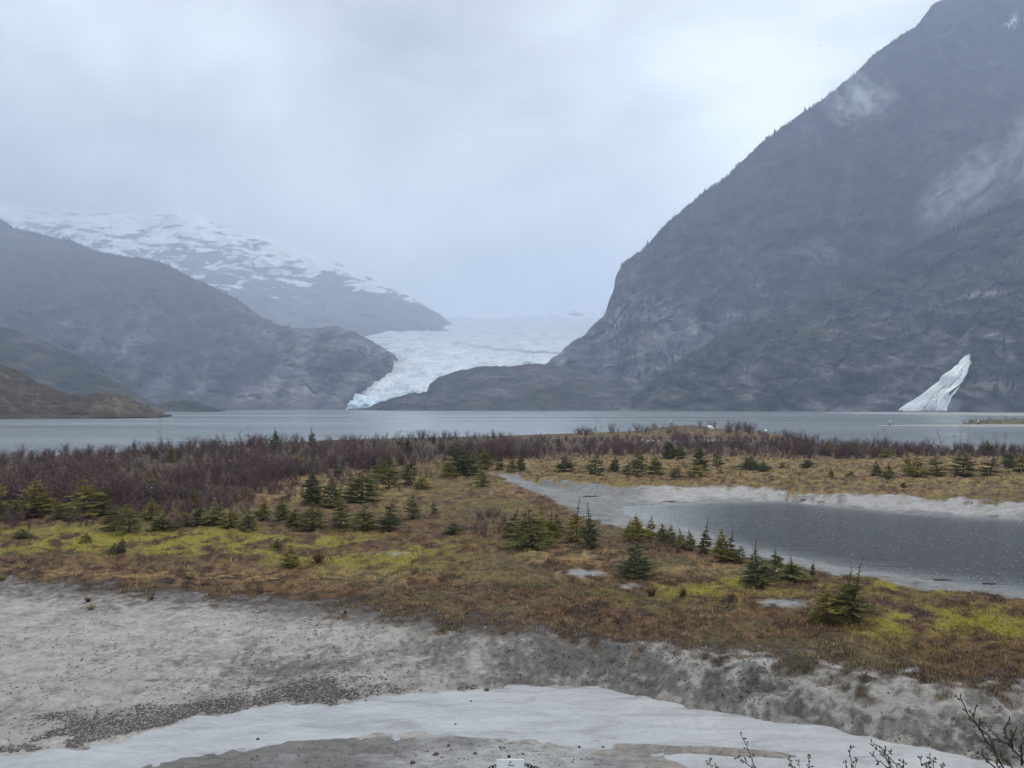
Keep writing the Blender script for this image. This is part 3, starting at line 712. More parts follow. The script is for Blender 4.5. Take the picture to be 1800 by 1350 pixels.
def fall_strands(edges, name, n, seed, rag):
    rg = np.random.default_rng(seed); e = np.array(edges, float); parts = []
    for k in range(n):
        t0 = rg.beta(.55, .6) * 1.12 - .06; p0 = rg.uniform(e[0, 0], e[-1, 0] - 12); p1 = min(e[-1, 0], p0 + rg.uniform(14, 60)); m = 12
        w = rg.uniform(.2, .8); pts = []
        for py in np.linspace(p0, p1, m):
            l, r = np.interp(py, e[:, 0], e[:, 1]), np.interp(py, e[:, 0], e[:, 2])
            px = l + (r - l) * t0 + rag * float(vnoise(py * .12, k * 3.7, 0, seed)); loc, nn = hit('mountain_spur', px, py)
            if loc is None: loc = Vector(P(px, py, 1420.0))
            d = loc - Vector((0, 0, H)); pts.append(np.array(Vector((0, 0, H)) + d * (1 - (13 + 3 * rg.random()) / d.length)))
        pts = np.array(pts)
        for _ in range(4): pts[1:-1, 1] = (pts[:-2, 1] + pts[1:-1, 1] + pts[2:, 1]) / 3
        parts.append(tube_np(pts, w * np.sin(np.linspace(.15, 3.0, m)) + .05, 4))
    return link(name, mesh_np(name, *join_np(parts)), M_FALL)
EDG = [(621, 1703, 1704.5), (630, 1695, 1704), (640, 1686, 1703), (655, 1669, 1697), (668, 1655, 1690), (676, 1646, 1680), (690, 1630, 1668), (705, 1608, 1660), (716, 1589, 1656), (722, 1583, 1655)]
fs_ = under(fall_strands(EDG, 'white_strands', 260, 3, 2.6), fo); fs_['kind'] = 'stuff'
under(fall_sheet([(668, 1690, 1692), (680, 1683, 1686), (690, 1676, 1680), (700, 1666, 1671), (712, 1659, 1666), (722, 1654, 1664)], None, 'side_strand', 40, 5, 2, .8, 4), fo)
under(fall_sheet([(676, 1668, 1671), (690, 1660, 1663), (702, 1653, 1656), (712, 1650, 1653), (722, 1646, 1650)], None, 'side_strand', 40, 5, 3, .8, 4), fo)


# ================================================================ SANDBARS, ISLET
M_BAR = mat_plain('bar_silt', (0.26, 0.25, 0.245), 0.75, 0.15, 0.05)
def bar(name, label, cx, cy, rx, ry, top, seed):
    n = 60; a = np.linspace(-1.05, 1.05, n); gx, gy = np.meshgrid(a, a)
    r = np.sqrt(gx ** 2 + gy ** 2) + .12 * fbm(gx * 2.5, gy * 2.5, 0, 3, seed)
    z = top * (1 - np.clip(r, 0, 1.3) ** 2) + .12 * top * fbm(gx * 6, gy * 6, 0, 3, seed + 1)
    me = mesh_np(name, np.stack([cx + gx * rx, cy + gy * ry, z - .04], -1).reshape(-1, 3), grid_faces(n, n))
    return tag(link(name, me, M_BAR), label, kind='structure')
bar('sandbar', 'grey silt bar at the foot of the waterfall', 640, 1050, 160, 290, 1.5, 3)
bar('sandbar', 'thin grey silt bar in front of the islet', 262, 402, 72, 24, .55, 5)
def islet():
    n = 50; a = np.linspace(-1.05, 1.05, n); gx, gy = np.meshgrid(a, a)
    r = np.sqrt(gx ** 2 + gy ** 2) + .18 * fbm(gx * 2.5, gy * 2.5, 0, 3, 9)
    z = 3.0 * (1 - np.clip(r, 0, 1.2) ** 2) + .2 * fbm(gx * 5, gy * 5, 0, 3, 10)
    me = mesh_np('islet', np.stack([298 + gx * 44, 438 + gy * 13, z], -1).reshape(-1, 3), grid_faces(n, n))
    return tag(link('islet', me, mat_plain('islet_turf', (0.10, 0.09, 0.045), 0.9, .4, .5)), 'low olive islet on the silt bar below the cliff', kind='structure')
islet()
def islet_z(x, y):
    r = math.hypot((x - 298) / 44, (y - 438) / 13); return max(0, 3.0 * (1 - r * r))

# ================================================================ PLANT BUILDERS
def ground_at(px, py, z=1.0):
    """place on the ground sheet seen at a given spot"""
    for _ in range(12):
        d = (H - z) * F / (py - YH); x = (px - 900) / F * d
        z = .5 * z + .5 * float(terrain(np.array([x]), np.array([d]))[0])
    return x, d, z

def spruce_meshes(seed, base_col, full=1.0, leader=.22, tier=13, drop=.15, bend=.03):
    """unit spruce: 1 m tall, about 0.62 m wide -> trunk mesh, crown mesh"""
    rg = np.random.default_rng(seed)
    V, Fc, Cc = [], [], []
    def leafq(p, q, wd, c):
        p, q = np.array(p), np.array(q); d = q - p; l = np.linalg.norm(d) + 1e-9; d = d / l
        s1 = np.cross(d, [0, 0, 1.0]); s1 /= np.linalg.norm(s1) + 1e-9; s2 = np.cross(d, s1)
        for s in (s1, s2):
            b = len(V); m = p * .55 + q * .45
            V.extend([p, m + s * wd, q, m - s * wd]); Fc.append((b, b + 1, b + 2, b + 3)); Cc.extend([c] * 4)
    zt = 1 - leader; side = rg.uniform(0, 6.28); full = full * rg.uniform(.88, 1.1); tier = int(tier + rg.integers(-2, 3))
    for k in range(tier):
        f = k / (tier - 1); z = .03 + (zt - .03) * f ** .9 + rg.normal() * .012
        jz = .045 if leader < .15 else .018
        Lb = (.32 * (1 - f) ** .9 + .04) * full * (1 - .45 * max(0, .14 - f) / .14)
        nb = int(rg.integers(9, 13)) if f < .7 else 6
        for j in range(nb):
            a = 2 * math.pi * (j + rg.uniform(-.3, .3)) / nb + k * 1.3
            z = max(.02, z + rg.normal() * jz * .5); l = Lb * rg.uniform(.5, 1.3); rise = l * rg.uniform(.1, .65) * (1 if f > .4 else .5); droop = l * rg.uniform(.05, .35)
            pt = lambda t: np.array([math.cos(a) * l * t, math.sin(a) * l * t, z + rise * t - droop * t * t + .06 * l * t ** 3])
            if rg.random() < drop * (1.2 + math.cos(a - side)): continue
            c0 = np.array(base_col) * rg.uniform(.75, 1.25) * np.array([rg.uniform(.9, 1.15), 1, rg.uniform(.85, 1.1)])
            leafq(pt(.12), pt(1.0), .012 + .014 * l, c0)
            nt = 6 if l > .12 else 4
            for i in range(nt):
                t = .28 + .66 * i / max(nt - 1, 1)
                for sgn in (-1, 1):
                    p = pt(t); ang = a + sgn * rg.uniform(.6, 1.0); tl = l * (.46 - .26 * t) * rg.uniform(.6, 1.25)
                    q = p + np.array([math.cos(ang) * tl, math.sin(ang) * tl, rg.uniform(-.12, .18) * tl + .01])
                    leafq(p, q, .008 + .045 * tl, c0 * rg.uniform(.8, 1.25))
    for k in range(5):
        z = zt + leader * (k + .3) / 5.5
        for j in range(4):
            a = rg.uniform(0, 6.28); l = .05 * (1 - k / 6) * full + .012
            leafq((0, 0, z), (math.cos(a) * l, math.sin(a) * l, z + l * .45), .008, np.array(base_col) * rg.uniform(.8, 1.3))
    leafq((0, 0, zt - .05), (0, 0, 1.0), .010, np.array(base_col))
    V = np.array(V); V[:, 0] += bend * math.cos(side) * V[:, 2] ** 2 + .012 * np.sin(V[:, 2] * 9 + seed); V[:, 1] += bend * math.sin(side) * V[:, 2] ** 2
    crown = mesh_np('crown', np.array(V), np.array(Fc), np.array(Cc), False)
    tv, tf = tube_np([(0, 0, -.06), (.004, 0, .3), (0, .004, .65), (0, 0, .97)], [.022, .016, .010, .003], 6)
    tv[:, 0] += bend * math.cos(side) * tv[:, 2] ** 2 + .012 * np.sin(tv[:, 2] * 9 + seed); tv[:, 1] += bend * math.sin(side) * tv[:, 2] ** 2
    trunk = mesh_np('trunk', tv, tf)
    return trunk, crown
M_NEEDLE = mat_vcol('spruce_needles', 0.7, 0.3, 14.0)
M_BARK = mat_plain('spruce_bark', (0.075, 0.055, 0.045), 0.9, 0.3, 30)
YEL, GRN, DRK = (.250, .215, .065), (.180, .172, .062), (.118, .130, .064)
SPR = {}
for kc, cc in (('y', YEL), ('g', GRN), ('d', DRK)):
    for i, (fl, ld, tr) in enumerate([(1.0, .18, 19), (1.10, .08, 18), (.88, .30, 16)]):
        for q in range(2): SPR[kc, i, q] = spruce_meshes(ord(kc) * 7 + i * 31 + q * 101, cc, fl, ld, tr, (.12, .34)[q], (.03, .09)[q])
for t_, c_ in SPR.values(): t_.materials.append(M_BARK); c_.materials.append(M_NEEDLE)
ORD = ['leftmost', 'second', 'third', 'fourth', 'fifth', 'sixth', 'seventh', 'eighth', 'ninth', 'tenth', 'eleventh', 'twelfth', 'thirteenth', 'fourteenth', 'fifteenth',
       'sixteenth', 'seventeenth', 'eighteenth', 'nineteenth', 'twentieth', 'twenty-first', 'twenty-second', 'twenty-third', 'twenty-fourth', 'twenty-fifth', 'twenty-sixth', 'twenty-seventh', 'twenty-eighth', 'twenty-ninth', 'thirtieth', 'thirty-first', 'thirty-second']
SPOTS = []
def plant_spruce(px, top, base, wd, kc, var, label, group, z0=1.0):
    x, d, z = ground_at(px, base)
    h = (base - top) / F * d; ww = wd / F * d
    e = empty('spruce_tree', (x, d, z - .02)); e.rotation_euler = (R(random.uniform(-6, 6)), R(random.uniform(-6, 6)), random.uniform(0, 6.28))
    s = ww / .70
    e.scale = (s * random.uniform(.85, 1.15), s * random.uniform(.85, 1.15), h)
    tr, cw = SPR[kc, var, random.randrange(2)]
    link('trunk', tr, None, e); link('crown', cw, None, e)
    tag(e, label, 'spruce tree', group); SPOTS.append((x, d, ww))
    return e
# rows of young spruces: (x, top, foot, width, tint, shape[, own label])
ROWS = [
 ('row under the left thicket', 'spruces along the foot of the left thicket', 'bushy green', [
   (-12, 838, 905, 62, 'y', 1), (60, 833, 910, 78, 'y', 0, 'large yellow-green conical spruce beside the left edge of the thicket'), (30, 880, 915, 50, 'g', 1), (105, 880, 915, 45, 'y', 1), (148, 843, 908, 74, 'y', 1), (180, 848, 905, 50, 'g', 0), (200, 888, 930, 50, 'g', 1),
   (228, 884, 935, 56, 'g', 1), (268, 874, 912, 34, 'y', 0), (285, 900, 930, 54, 'g', 1), (325, 898, 925, 46, 'g', 1), (352, 890, 922, 44, 'd', 1), (382, 880, 922, 56, 'g', 0), (405, 896, 928, 50, 'y', 1), (437, 896, 930, 46, 'g', 1), (462, 875, 915, 44, 'g', 0),
   (498, 866, 915, 42, 'g', 0), (520, 893, 925, 48, 'g', 1), (548, 884, 930, 60, 'g', 1), (600, 880, 925, 52, 'g', 1), (640, 888, 930, 58, 'g', 1), (683, 884, 930, 46, 'd', 1), (725, 868, 912, 42, 'g', 1), (762, 876, 902, 20, 'd', 0)]),
 ('left brush', 'spruces standing in the left brush', 'green', [
   (268, 822, 872, 38, 'y', 0, 'pale yellow-green spruce alone amid the purple thicket'), (342, 850, 892, 28, 'g', 0), (435, 822, 852, 40, 'g', 1), (522, 797, 832, 44, 'y', 1), (549, 818, 886, 58, 'd', 0, 'dark blue-green spruce with open tiers left of the bushy one'), (580, 842, 892, 52, 'g', 1),
   (592, 806, 838, 26, 'd', 0), (634, 826, 882, 84, 'g', 1, 'broad rounded spruce in the middle of the left brush'), (668, 806, 850, 40, 'g', 1), (684, 790, 858, 52, 'g', 0, 'tall green spruce at the centre of the brush'), (722, 806, 852, 48, 'g', 1), (742, 835, 858, 34, 'y', 1), (790, 808, 838, 40, 'y', 1),
   (806, 768, 836, 64, 'd', 0, 'tallest dark spruce at the right end of the brush'), (822, 790, 836, 40, 'd', 1), (846, 822, 856, 40, 'g', 1, 'rounded spruce alone at the head of the silt channel'), (853, 783, 826, 34, 'y', 0), (876, 792, 826, 24, 'd', 0), (899, 800, 830, 30, 'g', 1), (916, 796, 828, 28, 'd', 0)]),
 ('row beyond the pond', 'spruces beyond the pond', 'green', [
   (992, 800, 828, 34, 'd', 1), (1046, 796, 834, 58, 'd', 1), (1080, 798, 828, 26, 'd', 0), (1104, 812, 834, 26, 'g', 1), (1120, 782, 836, 42, 'g', 0, 'tall mid-green spruce among those beyond the pond'), (1152, 796, 834, 38, 'g', 0), (1177, 768, 806, 40, 'd', 0), (1196, 780, 806, 26, 'd', 1), (1188, 818, 838, 34, 'g', 1),
   (1222, 814, 838, 52, 'y', 1), (1231, 776, 832, 44, 'd', 0, 'dark pointed spruce above the low wide ones beyond the pond'), (1259, 786, 820, 30, 'd', 0), (1267, 822, 834, 13, 'g', 0), (1318, 800, 825, 42, 'd', 1), (1344, 812, 828, 30, 'd', 1), (1376, 812, 822, 20, 'd', 1), (1420, 808, 820, 26, 'd', 1),
   (1461, 820, 838, 16, 'g', 0), (1497, 826, 838, 16, 'g', 1), (1540, 806, 836, 30, 'g', 0), (1562, 810, 838, 24, 'd', 0), (1557, 828, 842, 20, 'd', 1), (1594, 788, 836, 26, 'y', 0), (1612, 800, 836, 46, 'y', 1), (1646, 800, 834, 46, 'y', 1), (1692, 793, 836, 62, 'g', 1, 'broad round dark-footed spruce toward the right beyond the pond'),
   (1740, 804, 836, 52, 'd', 1), (1775, 790, 822, 40, 'd', 0), (1798, 800, 828, 40, 'y', 1), (1588, 845, 858, 15, 'd', 0)]),
 ('row above the shore thicket', 'small spruces poking above the shore thicket', 'dark tiered', [
   (236, 768, 800, 18, 'd', 0), (300, 782, 812, 30, 'g', 1), (481, 748, 792, 22, 'd', 0, 'slim dark tiered spruce standing highest above the shore thicket'), (549, 752, 786, 19, 'd', 0), (704, 762, 788, 18, 'g', 0), (718, 762, 802, 22, 'd', 0), (762, 762, 780, 12, 'd', 0), (982, 765, 785, 14, 'd', 0), (1418, 755, 792, 18, 'd', 0), (1455, 772, 800, 30, 'y', 1), (1500, 776, 800, 34, 'g', 1), (1560, 784, 806, 34, 'y', 1), (1735, 775, 800, 36, 'g', 1)]),
 ('clump left of the pond tip', 'spruces in the near clump by the pond', 'green', [
   (900, 888, 948, 40, 'g', 0), (935, 893, 964, 92, 'g', 1, 'broad dark-footed spruce in front of the near clump'), (952, 882, 950, 34, 'y', 0), (966, 896, 955, 44, 'y', 0), (979, 902, 940, 32, 'd', 1), (1013, 870, 952, 56, 'y', 2, 'tall yellow-green spruce with a long bare leader'), (1034, 878, 962, 62, 'd', 2, 'dark spruce with long leader right of the tall yellow-green one')]),
 ('near pond bank line', 'spruces along the near bank of the pond', 'pointed green', [
   (1104, 908, 948, 30, 'y', 2), (1119, 900, 950, 42, 'y', 0), (1142, 904, 946, 34, 'y', 0), (1166, 916, 950, 28, 'g', 0), (1181, 918, 952, 24, 'g', 0), (1197, 926, 962, 28, 'y', 0), (1212, 926, 966, 30, 'g', 0), (1240, 904, 974, 36, 'd', 2), (1268, 924, 986, 40, 'y', 0), (1282, 922, 984, 34, 'g', 2), (1300, 958, 988, 34, 'g', 1),
   (1118, 952, 1016, 66, 'd', 1, 'dark green spruce standing forward of the pond-bank line'), (1334, 946, 1028, 84, 'd', 2, 'dark spruce with thin bare leaders near the pond bank'), (1362, 956, 1004, 52, 'g', 2), (1392, 972, 1020, 66, 'g', 2), (1428, 978, 1014, 14, 'd', 2)]),
 ('mossy hummock on the right', 'spruces on the mossy hummock', 'yellow-green', [
   (1456, 1028, 1092, 66, 'y', 1, 'low yellow-green spruce leaning left of the hummock pair'), (1481, 988, 1092, 62, 'g', 2, 'left leader of the spruce pair on the brown hummock'), (1501, 984, 1096, 92, 'g', 2, 'tallest spruce on the brown hummock at the right')]),
 ('open left meadow', 'small spruces on the open left meadow', 'stunted green', [
   (40, 930, 946, 34, 'd', 1), (150, 936, 956, 26, 'g', 1), (200, 954, 974, 30, 'd', 1), (213, 940, 974, 26, 'd', 0), (487, 945, 968, 34, 'g', 1), (512, 958, 994, 44, 'y', 1, 'bright green rounded spruce alone on the left meadow'), (798, 918, 938, 34, 'd', 1)]),
]
for desc, grp, adj, items in ROWS:
    names = sorted([it[0] for it in items]); plain = [x for x in names]
    for it in items:
        lab = it[6] if len(it) > 6 else f"{adj} young spruce, {ORD[plain.index(it[0])]} from left in the {desc}"
        plant_spruce(*it[:6], lab, grp)

# ---------------------------------------------------------------- bare willow bushes
def willow_np(seed, stems=16, spread=.6):
    """unit bush: 1 m tall; flat tapering shoots"""
    rg = np.random.default_rng(seed); V, Fc = [], []
    def strip(pts, w):
        pts = np.array(pts); t = pts[-1] - pts[0]; s = np.cross(t, rg.normal(size=3)); s /= np.linalg.norm(s) + 1e-9
        b = len(V)
        for i, p in enumerate(pts):
            ww = w * (1 - .8 * i / (len(pts) - 1)); V.extend([p - s * ww, p + s * ww])
        for i in range(len(pts) - 1): Fc.append((b + 2 * i, b + 2 * i + 1, b + 2 * i + 3, b + 2 * i + 2))
    for k in range(stems):
        a = rg.uniform(0, 6.28); h = rg.uniform(.55, 1.05); o = spread * rg.uniform(.15, 1) * h
        b0 = np.array([rg.normal() * .09, rg.normal() * .09, -.03])
        tip = np.array([math.cos(a) * o, math.sin(a) * o, h])
        j1, j2 = rg.normal(size=3) * .06, rg.normal(size=3) * .07
        pts = [b0, b0 * .6 + tip * .35 + j1 + np.array([0, 0, .04]), b0 * .3 + tip * .68 + j2, tip]
        strip(pts, .0105)
        for i in range(8):
            t = rg.uniform(.22, .98); q = min(int(t * 3), 2); f = t * 3 - q
            p = pts[q] * (1 - f) + pts[q + 1] * f
            aa = a + rg.normal() * 1.1; l = rg.uniform(.10, .26) * (1.15 - .6 * t)
            e = p + np.array([math.cos(aa) * l * .8, math.sin(aa) * l * .8, l * rg.uniform(.2, .95)])
            strip([p, e], .0078)
    return np.array(V), np.array(Fc)
WIL = [willow_np(100 + i, 15 + 2 * (i % 3), .50 + .12 * (i % 4)) for i in range(6)]
PUR = np.array([.102, .064, .069]); REDB = np.array([.135, .078, .064]); GREYB = np.array([.108, .080, .082])
def wil_mesh(i, col):
    v, f = WIL[i]; rg = np.random.default_rng(i)
    c = np.repeat(col[None] * rg.uniform(.75, 1.3, (len(v) // 2 + 1, 1)), 2, 0)[:len(v)]
    m = mesh_np('willow_shoots', v, f, c, False); m.materials.append(M_VEG); return m
WM = [wil_mesh(i % 6, (PUR, REDB, PUR, GREYB, PUR, REDB)[i % 6]) for i in range(6)]
WM_OL = [wil_mesh(i, np.array([.13, .12, .045])) for i in range(2)]
rg = np.random.default_rng(5)
cand = []
def add_bushes(n, u0, u1, fv, h0, h1, dens=None):
    k = 0
    while k < n:
        u = rg.uniform(u0, u1); a, b = fv(u)
        if b <= a: continue
        v = rg.uniform(a, b)
        if dens is not None and rg.random() > dens(u, v): continue
        d = 9.0 * F / (v - YH); x = (u - 900) / F * d
        cand.append((x, d, rg.uniform(h0, h1), u, v)); k += 1
lsv = lambda u: YH + .93 * (float(C_LS(u)) - YH) + 1.0
add_bushes(1300, -120, 470, lambda u: (lsv(u), float(C_TH(u)) - 4), 1.1, 2.5)
add_bushes(760, 420, 900, lambda u: (lsv(u), float(C_TH(u)) + 4), .9, 2.3)
add_bushes(900, 850, 1420, lambda u: (max(lsv(u), 773), float(C_TH(u)) + 2), .8, 2.0)
add_bushes(640, 1380, 1920, lambda u: (lsv(u), float(C_TH(u)) + 2), 1.0, 3.0)
add_bushes(90, 1010, 1390, lambda u: (lsv(u), 766), 1.6, 3.4, lambda u, v: .25 + .75 * (math.sin(u * .045) > .2))
add_bushes(130, 230, 720, lambda u: (float(C_TH(u)) - 6, float(C_TH(u)) + 50), .5, 1.2)
add_bushes(26, 1120, 1195, lambda u: (952, 972), .7, 1.1)
add_bushes(26, 830, 890, lambda u: (905, 945), .5, 1.1)
add_bushes(300, -120, 760, lambda u: (float(C_TH(u)) - 10, float(C_TH(u)) + 26), .5, 1.35)
cand = np.array(cand)
cand[:, 2] *= np.clip(.95 + .75 * fbm(cand[:, 0] * .09, cand[:, 1] * .06, 0, 3, 77), .45, 1.6)
cz = terrain(cand[:, 0], cand[:, 1]); cand[:, 2] *= np.where(cz > 2.2, .8, 1)
ok = cz > .25; cand, cz = cand[ok], cz[ok]
size = cand[:, 2] / cand[:, 1]
order = np.argsort(-size * rg.uniform(.8, 1.2, len(size)))
single, mass = order[:290], order[290:]
for q, i in enumerate(single):
    x, d, h, u, v = cand[i]
    dep = ('at the front edge', 'in the middle', 'on the lake side')[0 if v > C_TH(u) - 14 else 1 if v > C_TH(u) - 45 else 2]
    plc = next(t for lim, t in ((25, 'left of the conical spruce'), (110, 'behind the conical spruce'), (215, 'short of the pale lone spruce'), (330, 'beside the pale lone spruce'),
                                (470, 'right of the pale lone spruce'), (900, 'near the broad rounded spruce'), (1420, 'beside the pond or beyond it'), (9999, 'on the right shore')) if u < lim)
    lab = f'bare willow bush {dep} of the thicket, {plc}' if u < 470 else f'bare reddish willow bush {plc}'
    e = link('willow_bush', WM[q % 6], None, None, (x, d, float(cz[i])), (0, 0, rg.uniform(0, 6.28)), (h * rg.uniform(.9, 1.3), h * rg.uniform(.9, 1.3), h))
    tag(e, lab, 'willow bush', lab.replace('bare ', '').replace(' bush ', ' bushes '))
for j in range(6):
    sel = mass[j::6]
    v, f = WIL[j]; hh = cand[sel, 2]
    colr = np.stack([(PUR, REDB, PUR, GREYB, PUR, PUR)[j] * s for s in rg.uniform(.7, 1.35, len(sel))])
    instances('willow_thicket', v, f, np.stack([cand[sel, 0], cand[sel, 1], cz[sel]], -1), np.stack([hh * 1.1, hh], -1), rg.uniform(0, 6.28, len(sel)), colr, M_VEG,
              ['dense bare willow thicket along the lake shore'][0])
for i in range(64):
    a = rg.uniform(0, 6.28); r = math.sqrt(rg.random()) * .95; x, y = 298 + 44 * r * math.cos(a), 438 + 13 * r * math.sin(a); h = rg.uniform(1.2, 2.6)
    e = link('islet_bush', WM_OL[i % 2], None, None, (x, y, islet_z(x, y) - .1), (0, 0, rg.uniform(0, 6.28)), (h * 1.6, h * 1.6, h))
    tag(e, 'olive bush on the low islet below the cliff', 'bush', 'olive bushes on the islet')

# ---------------------------------------------------------------- taller bare saplings
M_SAP = mat_plain('sapling_bark', (0.085, 0.065, 0.060), 0.9, .3, 20)
def sapling(px, top, base, lean, forks, label, seed, thick=.045):
    rg = np.random.default_rng(seed); x, d, z = ground_at(px, base); h = (base - top) / F * d
    e = empty('bare_sapling', (x, d, z)); tag(e, label, 'sapling', 'bare saplings above the shore thicket')
    pts = [np.array([lean * (t ** 1.4) * h + .04 * rg.normal() * h * t, .05 * rg.normal() * h * t, -.1 + (h + .1) * t]) for t in np.linspace(0, 1, 7)]
    link('trunk', mesh_np('trunk', *tube_np(pts, np.linspace(thick, .018, 7), 5)), M_SAP, e)
    for k in range(forks):
        t = rg.uniform(.3, .95); q = min(int(t * 6), 5); p = pts[q] + (pts[q + 1] - pts[q]) * (t * 6 - q); a = rg.uniform(-1, 1); l = h * rg.uniform(.12, .26)
        sx = rg.choice([-1, 1]); e1 = p + np.array([sx * l * .5, a * l * .3, l * .75]); mid = (p + e1) / 2 + np.array([sx * l * .08, 0, -l * .05])
        link('branch', mesh_np('branch', *tube_np([p, mid, e1], [thick * .5, thick * .4, .014], 4)), M_SAP, e)
for args in [(281, 728, 790, .0, 7, 'thin bare sapling rising above the left thicket', 1), (549, 734, 785, -.14, 3, 'slender leaning bare stem beside the dark tiered spruce', 2), (1050, 728, 776, -.05, 4, 'left of two thin bare stems before the point', 3), (1056, 726, 776, .0, 5, 'right of two thin bare stems before the point', 4),
             (418, 756, 800, .1, 6, 'forked bare sapling in the middle of the left shore', 5), (432, 752, 800, .14, 6, 'bare sapling leaning right in the left shore thicket', 6), (395, 760, 800, -.05, 7, 'bare twiggy sapling at the high part of the left thicket', 16), (1658, 752, 796, -.28, 8, 'crooked bare sapling bending left on the right shore', 7, .05), (1690, 744, 796, .0, 6, 'tallest straight bare sapling on the right shore', 8), (1701, 750, 796, .08, 8, 'bare sapling just right of the tallest one', 9, .04), (1677, 764, 796, .05, 6, 'short bare sapling between the crooked and the tall one', 10), (1626, 764, 796, .0, 6, 'bare sapling left of the crooked one', 11),
             (1752, 760, 798, -.03, 6, 'bare sapling near the right edge of the shore', 12), (1765, 762, 798, .06, 5, 'last bare sapling toward the right edge', 13), (1552, 754, 796, .05, 9, 'twiggy bare sapling above the middle of the right thicket', 14), (1545, 760, 796, -.08, 9, 'left-leaning twiggy sapling above the right thicket', 15)]:
    sapling(*args)

# ---------------------------------------------------------------- grass, moss and litter of the meadow
def meadow_points(n, u0, u1, v0, v1, seed):
    rg = np.random.default_rng(seed); u = rg.uniform(u0, u1, n); v = v0 + (v1 - v0) * rg.random(n) ** .85
    d = 8.9 * F / (v - YH); x = (u - 900) / F * d
    return x, d, rg
def grass(name, label, n, v0, v1, h0, h1, wb, blades, seed, thr=.5, straw=.25, bright=1.5, lean=.6):
    x, d, rg = meadow_points(n, -60, 1860, v0, v1, seed)
    z = terrain(x, d); col, silt = ground_color(x, d, z)
    keep = (silt < thr) & (z > .45) & (rg.random(n) < np.clip(.55 + .7 * fbm(x * .7, d * .7, 0, 3, seed), .08, 1))
    x, d, z, col = x[keep], d[keep], z[keep], col[keep]; n = len(x)
    k = blades
    a = rg.uniform(0, 6.28, (n, k)); hh = rg.uniform(h0, h1, (n, 1)) * rg.uniform(.6, 1.1, (n, k)); ln = hh * lean * rg.uniform(.2, 1.2, (n, k))
    o = rg.normal(size=(n, k, 2)) * .07
    bx, by, bz = x[:, None] + o[..., 0], d[:, None] + o[..., 1], z[:, None] + 0 * a - .01
    w_ = wb * (d[:, None] / 45) ** .5
    sx, sy = np.cos(a + 1.57) * w_, np.sin(a + 1.57) * w_
    V = np.stack([np.stack([bx - sx, by - sy, bz], -1), np.stack([bx + sx, by + sy, bz], -1), np.stack([bx + np.cos(a) * ln, by + np.sin(a) * ln, bz + hh], -1)], 2)
    st = (rg.random(n) < straw)[:, None]
    c = np.where(st, np.array([.36, .255, .135]) * rg.uniform(.6, 1.25, (n, 1)), col * bright * rg.uniform(.6, 1.35, (n, 1)))
    C = np.repeat(np.repeat(c[:, None, None, :], k, 1), 3, 2) * rg.uniform(.8, 1.2, (n, k, 1, 1))
    me = mesh_np(name, V.reshape(-1, 3), np.arange(n * k * 3).reshape(-1, 3), C.reshape(-1, 3), False)
    tag(link(name, me, M_VEG), label, kind='stuff')
grass('meadow_grass', 'short brown and green grass and moss of the meadow', 66000, 835, 1235, .05, .17, .020, 5, 61, straw=.12, bright=1.6)
grass('tall_grass', 'dry straw-coloured sedge tufts scattered over the meadow', 9000, 840, 1235, .10, .24, .014, 7, 62, straw=.75, lean=.8)
grass('far_grass', 'dry grass under the far brush and spruces', 16000, 768, 850, .12, .3, .03, 5, 63, straw=.22)
def tuft_mesh(seed, c):
    rg = np.random.default_rng(seed); V, C = [], []
    for k in range(70):
        a, r0 = rg.uniform(0, 6.28), rg.random() * .10; h, l = rg.uniform(.5, 1), rg.uniform(.2, .9)
        b = np.array([r0 * math.cos(a), r0 * math.sin(a), 0]); s = np.array([-math.sin(a), math.cos(a), 0]) * .022
        V += [b - s, b + s, b + np.array([math.cos(a) * l * .6, math.sin(a) * l * .6, h])]; C += [np.array(c) * rg.uniform(.6, 1.3)] * 3
    m = mesh_np('tuft', np.array(V), np.arange(len(V)).reshape(-1, 3), np.array(C), False); m.materials.append(M_VEG); return m
TU = [tuft_mesh(1, (.26, .19, .09)), tuft_mesh(2, (.13, .08, .045)), tuft_mesh(3, (.20, .16, .06))]
for px, py, wd, k, lab in [(155, 1058, 22, 1, 'round brown grass tuft on the left silt, upper of two'), (160, 1072, 26, 0, 'straw grass tuft on the left silt, lower of two'), (266, 1054, 18, 1, 'small dark grass tuft alone on the left silt edge'), (335, 1018, 30, 0, 'pale straw tuft on the brown left meadow edge'), (5, 1020, 24, 2, 'yellow grass tuft at the left edge of the meadow'),
        (607, 1078, 14, 1, 'tiny dark tuft on the silt below the meadow middle'), (560, 988, 44, 1, 'russet sedge clump beside the bright rounded spruce'), (985, 1117, 14, 1, 'dark tuft on the grey silt at the centre'), (1145, 1048, 40, 1, 'brown hummock tuft below the dark pond-bank spruce'), (1200, 1048, 34, 1, 'russet tuft left of the bare silt patch'), (1500, 1092, 90, 1, 'russet grass hummock under the spruce pair at the right'), (1460, 1098, 50, 1, 'brown sedge at the left foot of the hummock')]:
    x, d, z = ground_at(px, py); s = wd / F * d
    tag(link('grass_tuft', TU[k], None, None, (x, d, z - .01), (0, 0, rg.uniform(0, 6)), (s, s, s * .6)), lab, 'grass tuft', 'grass tufts')

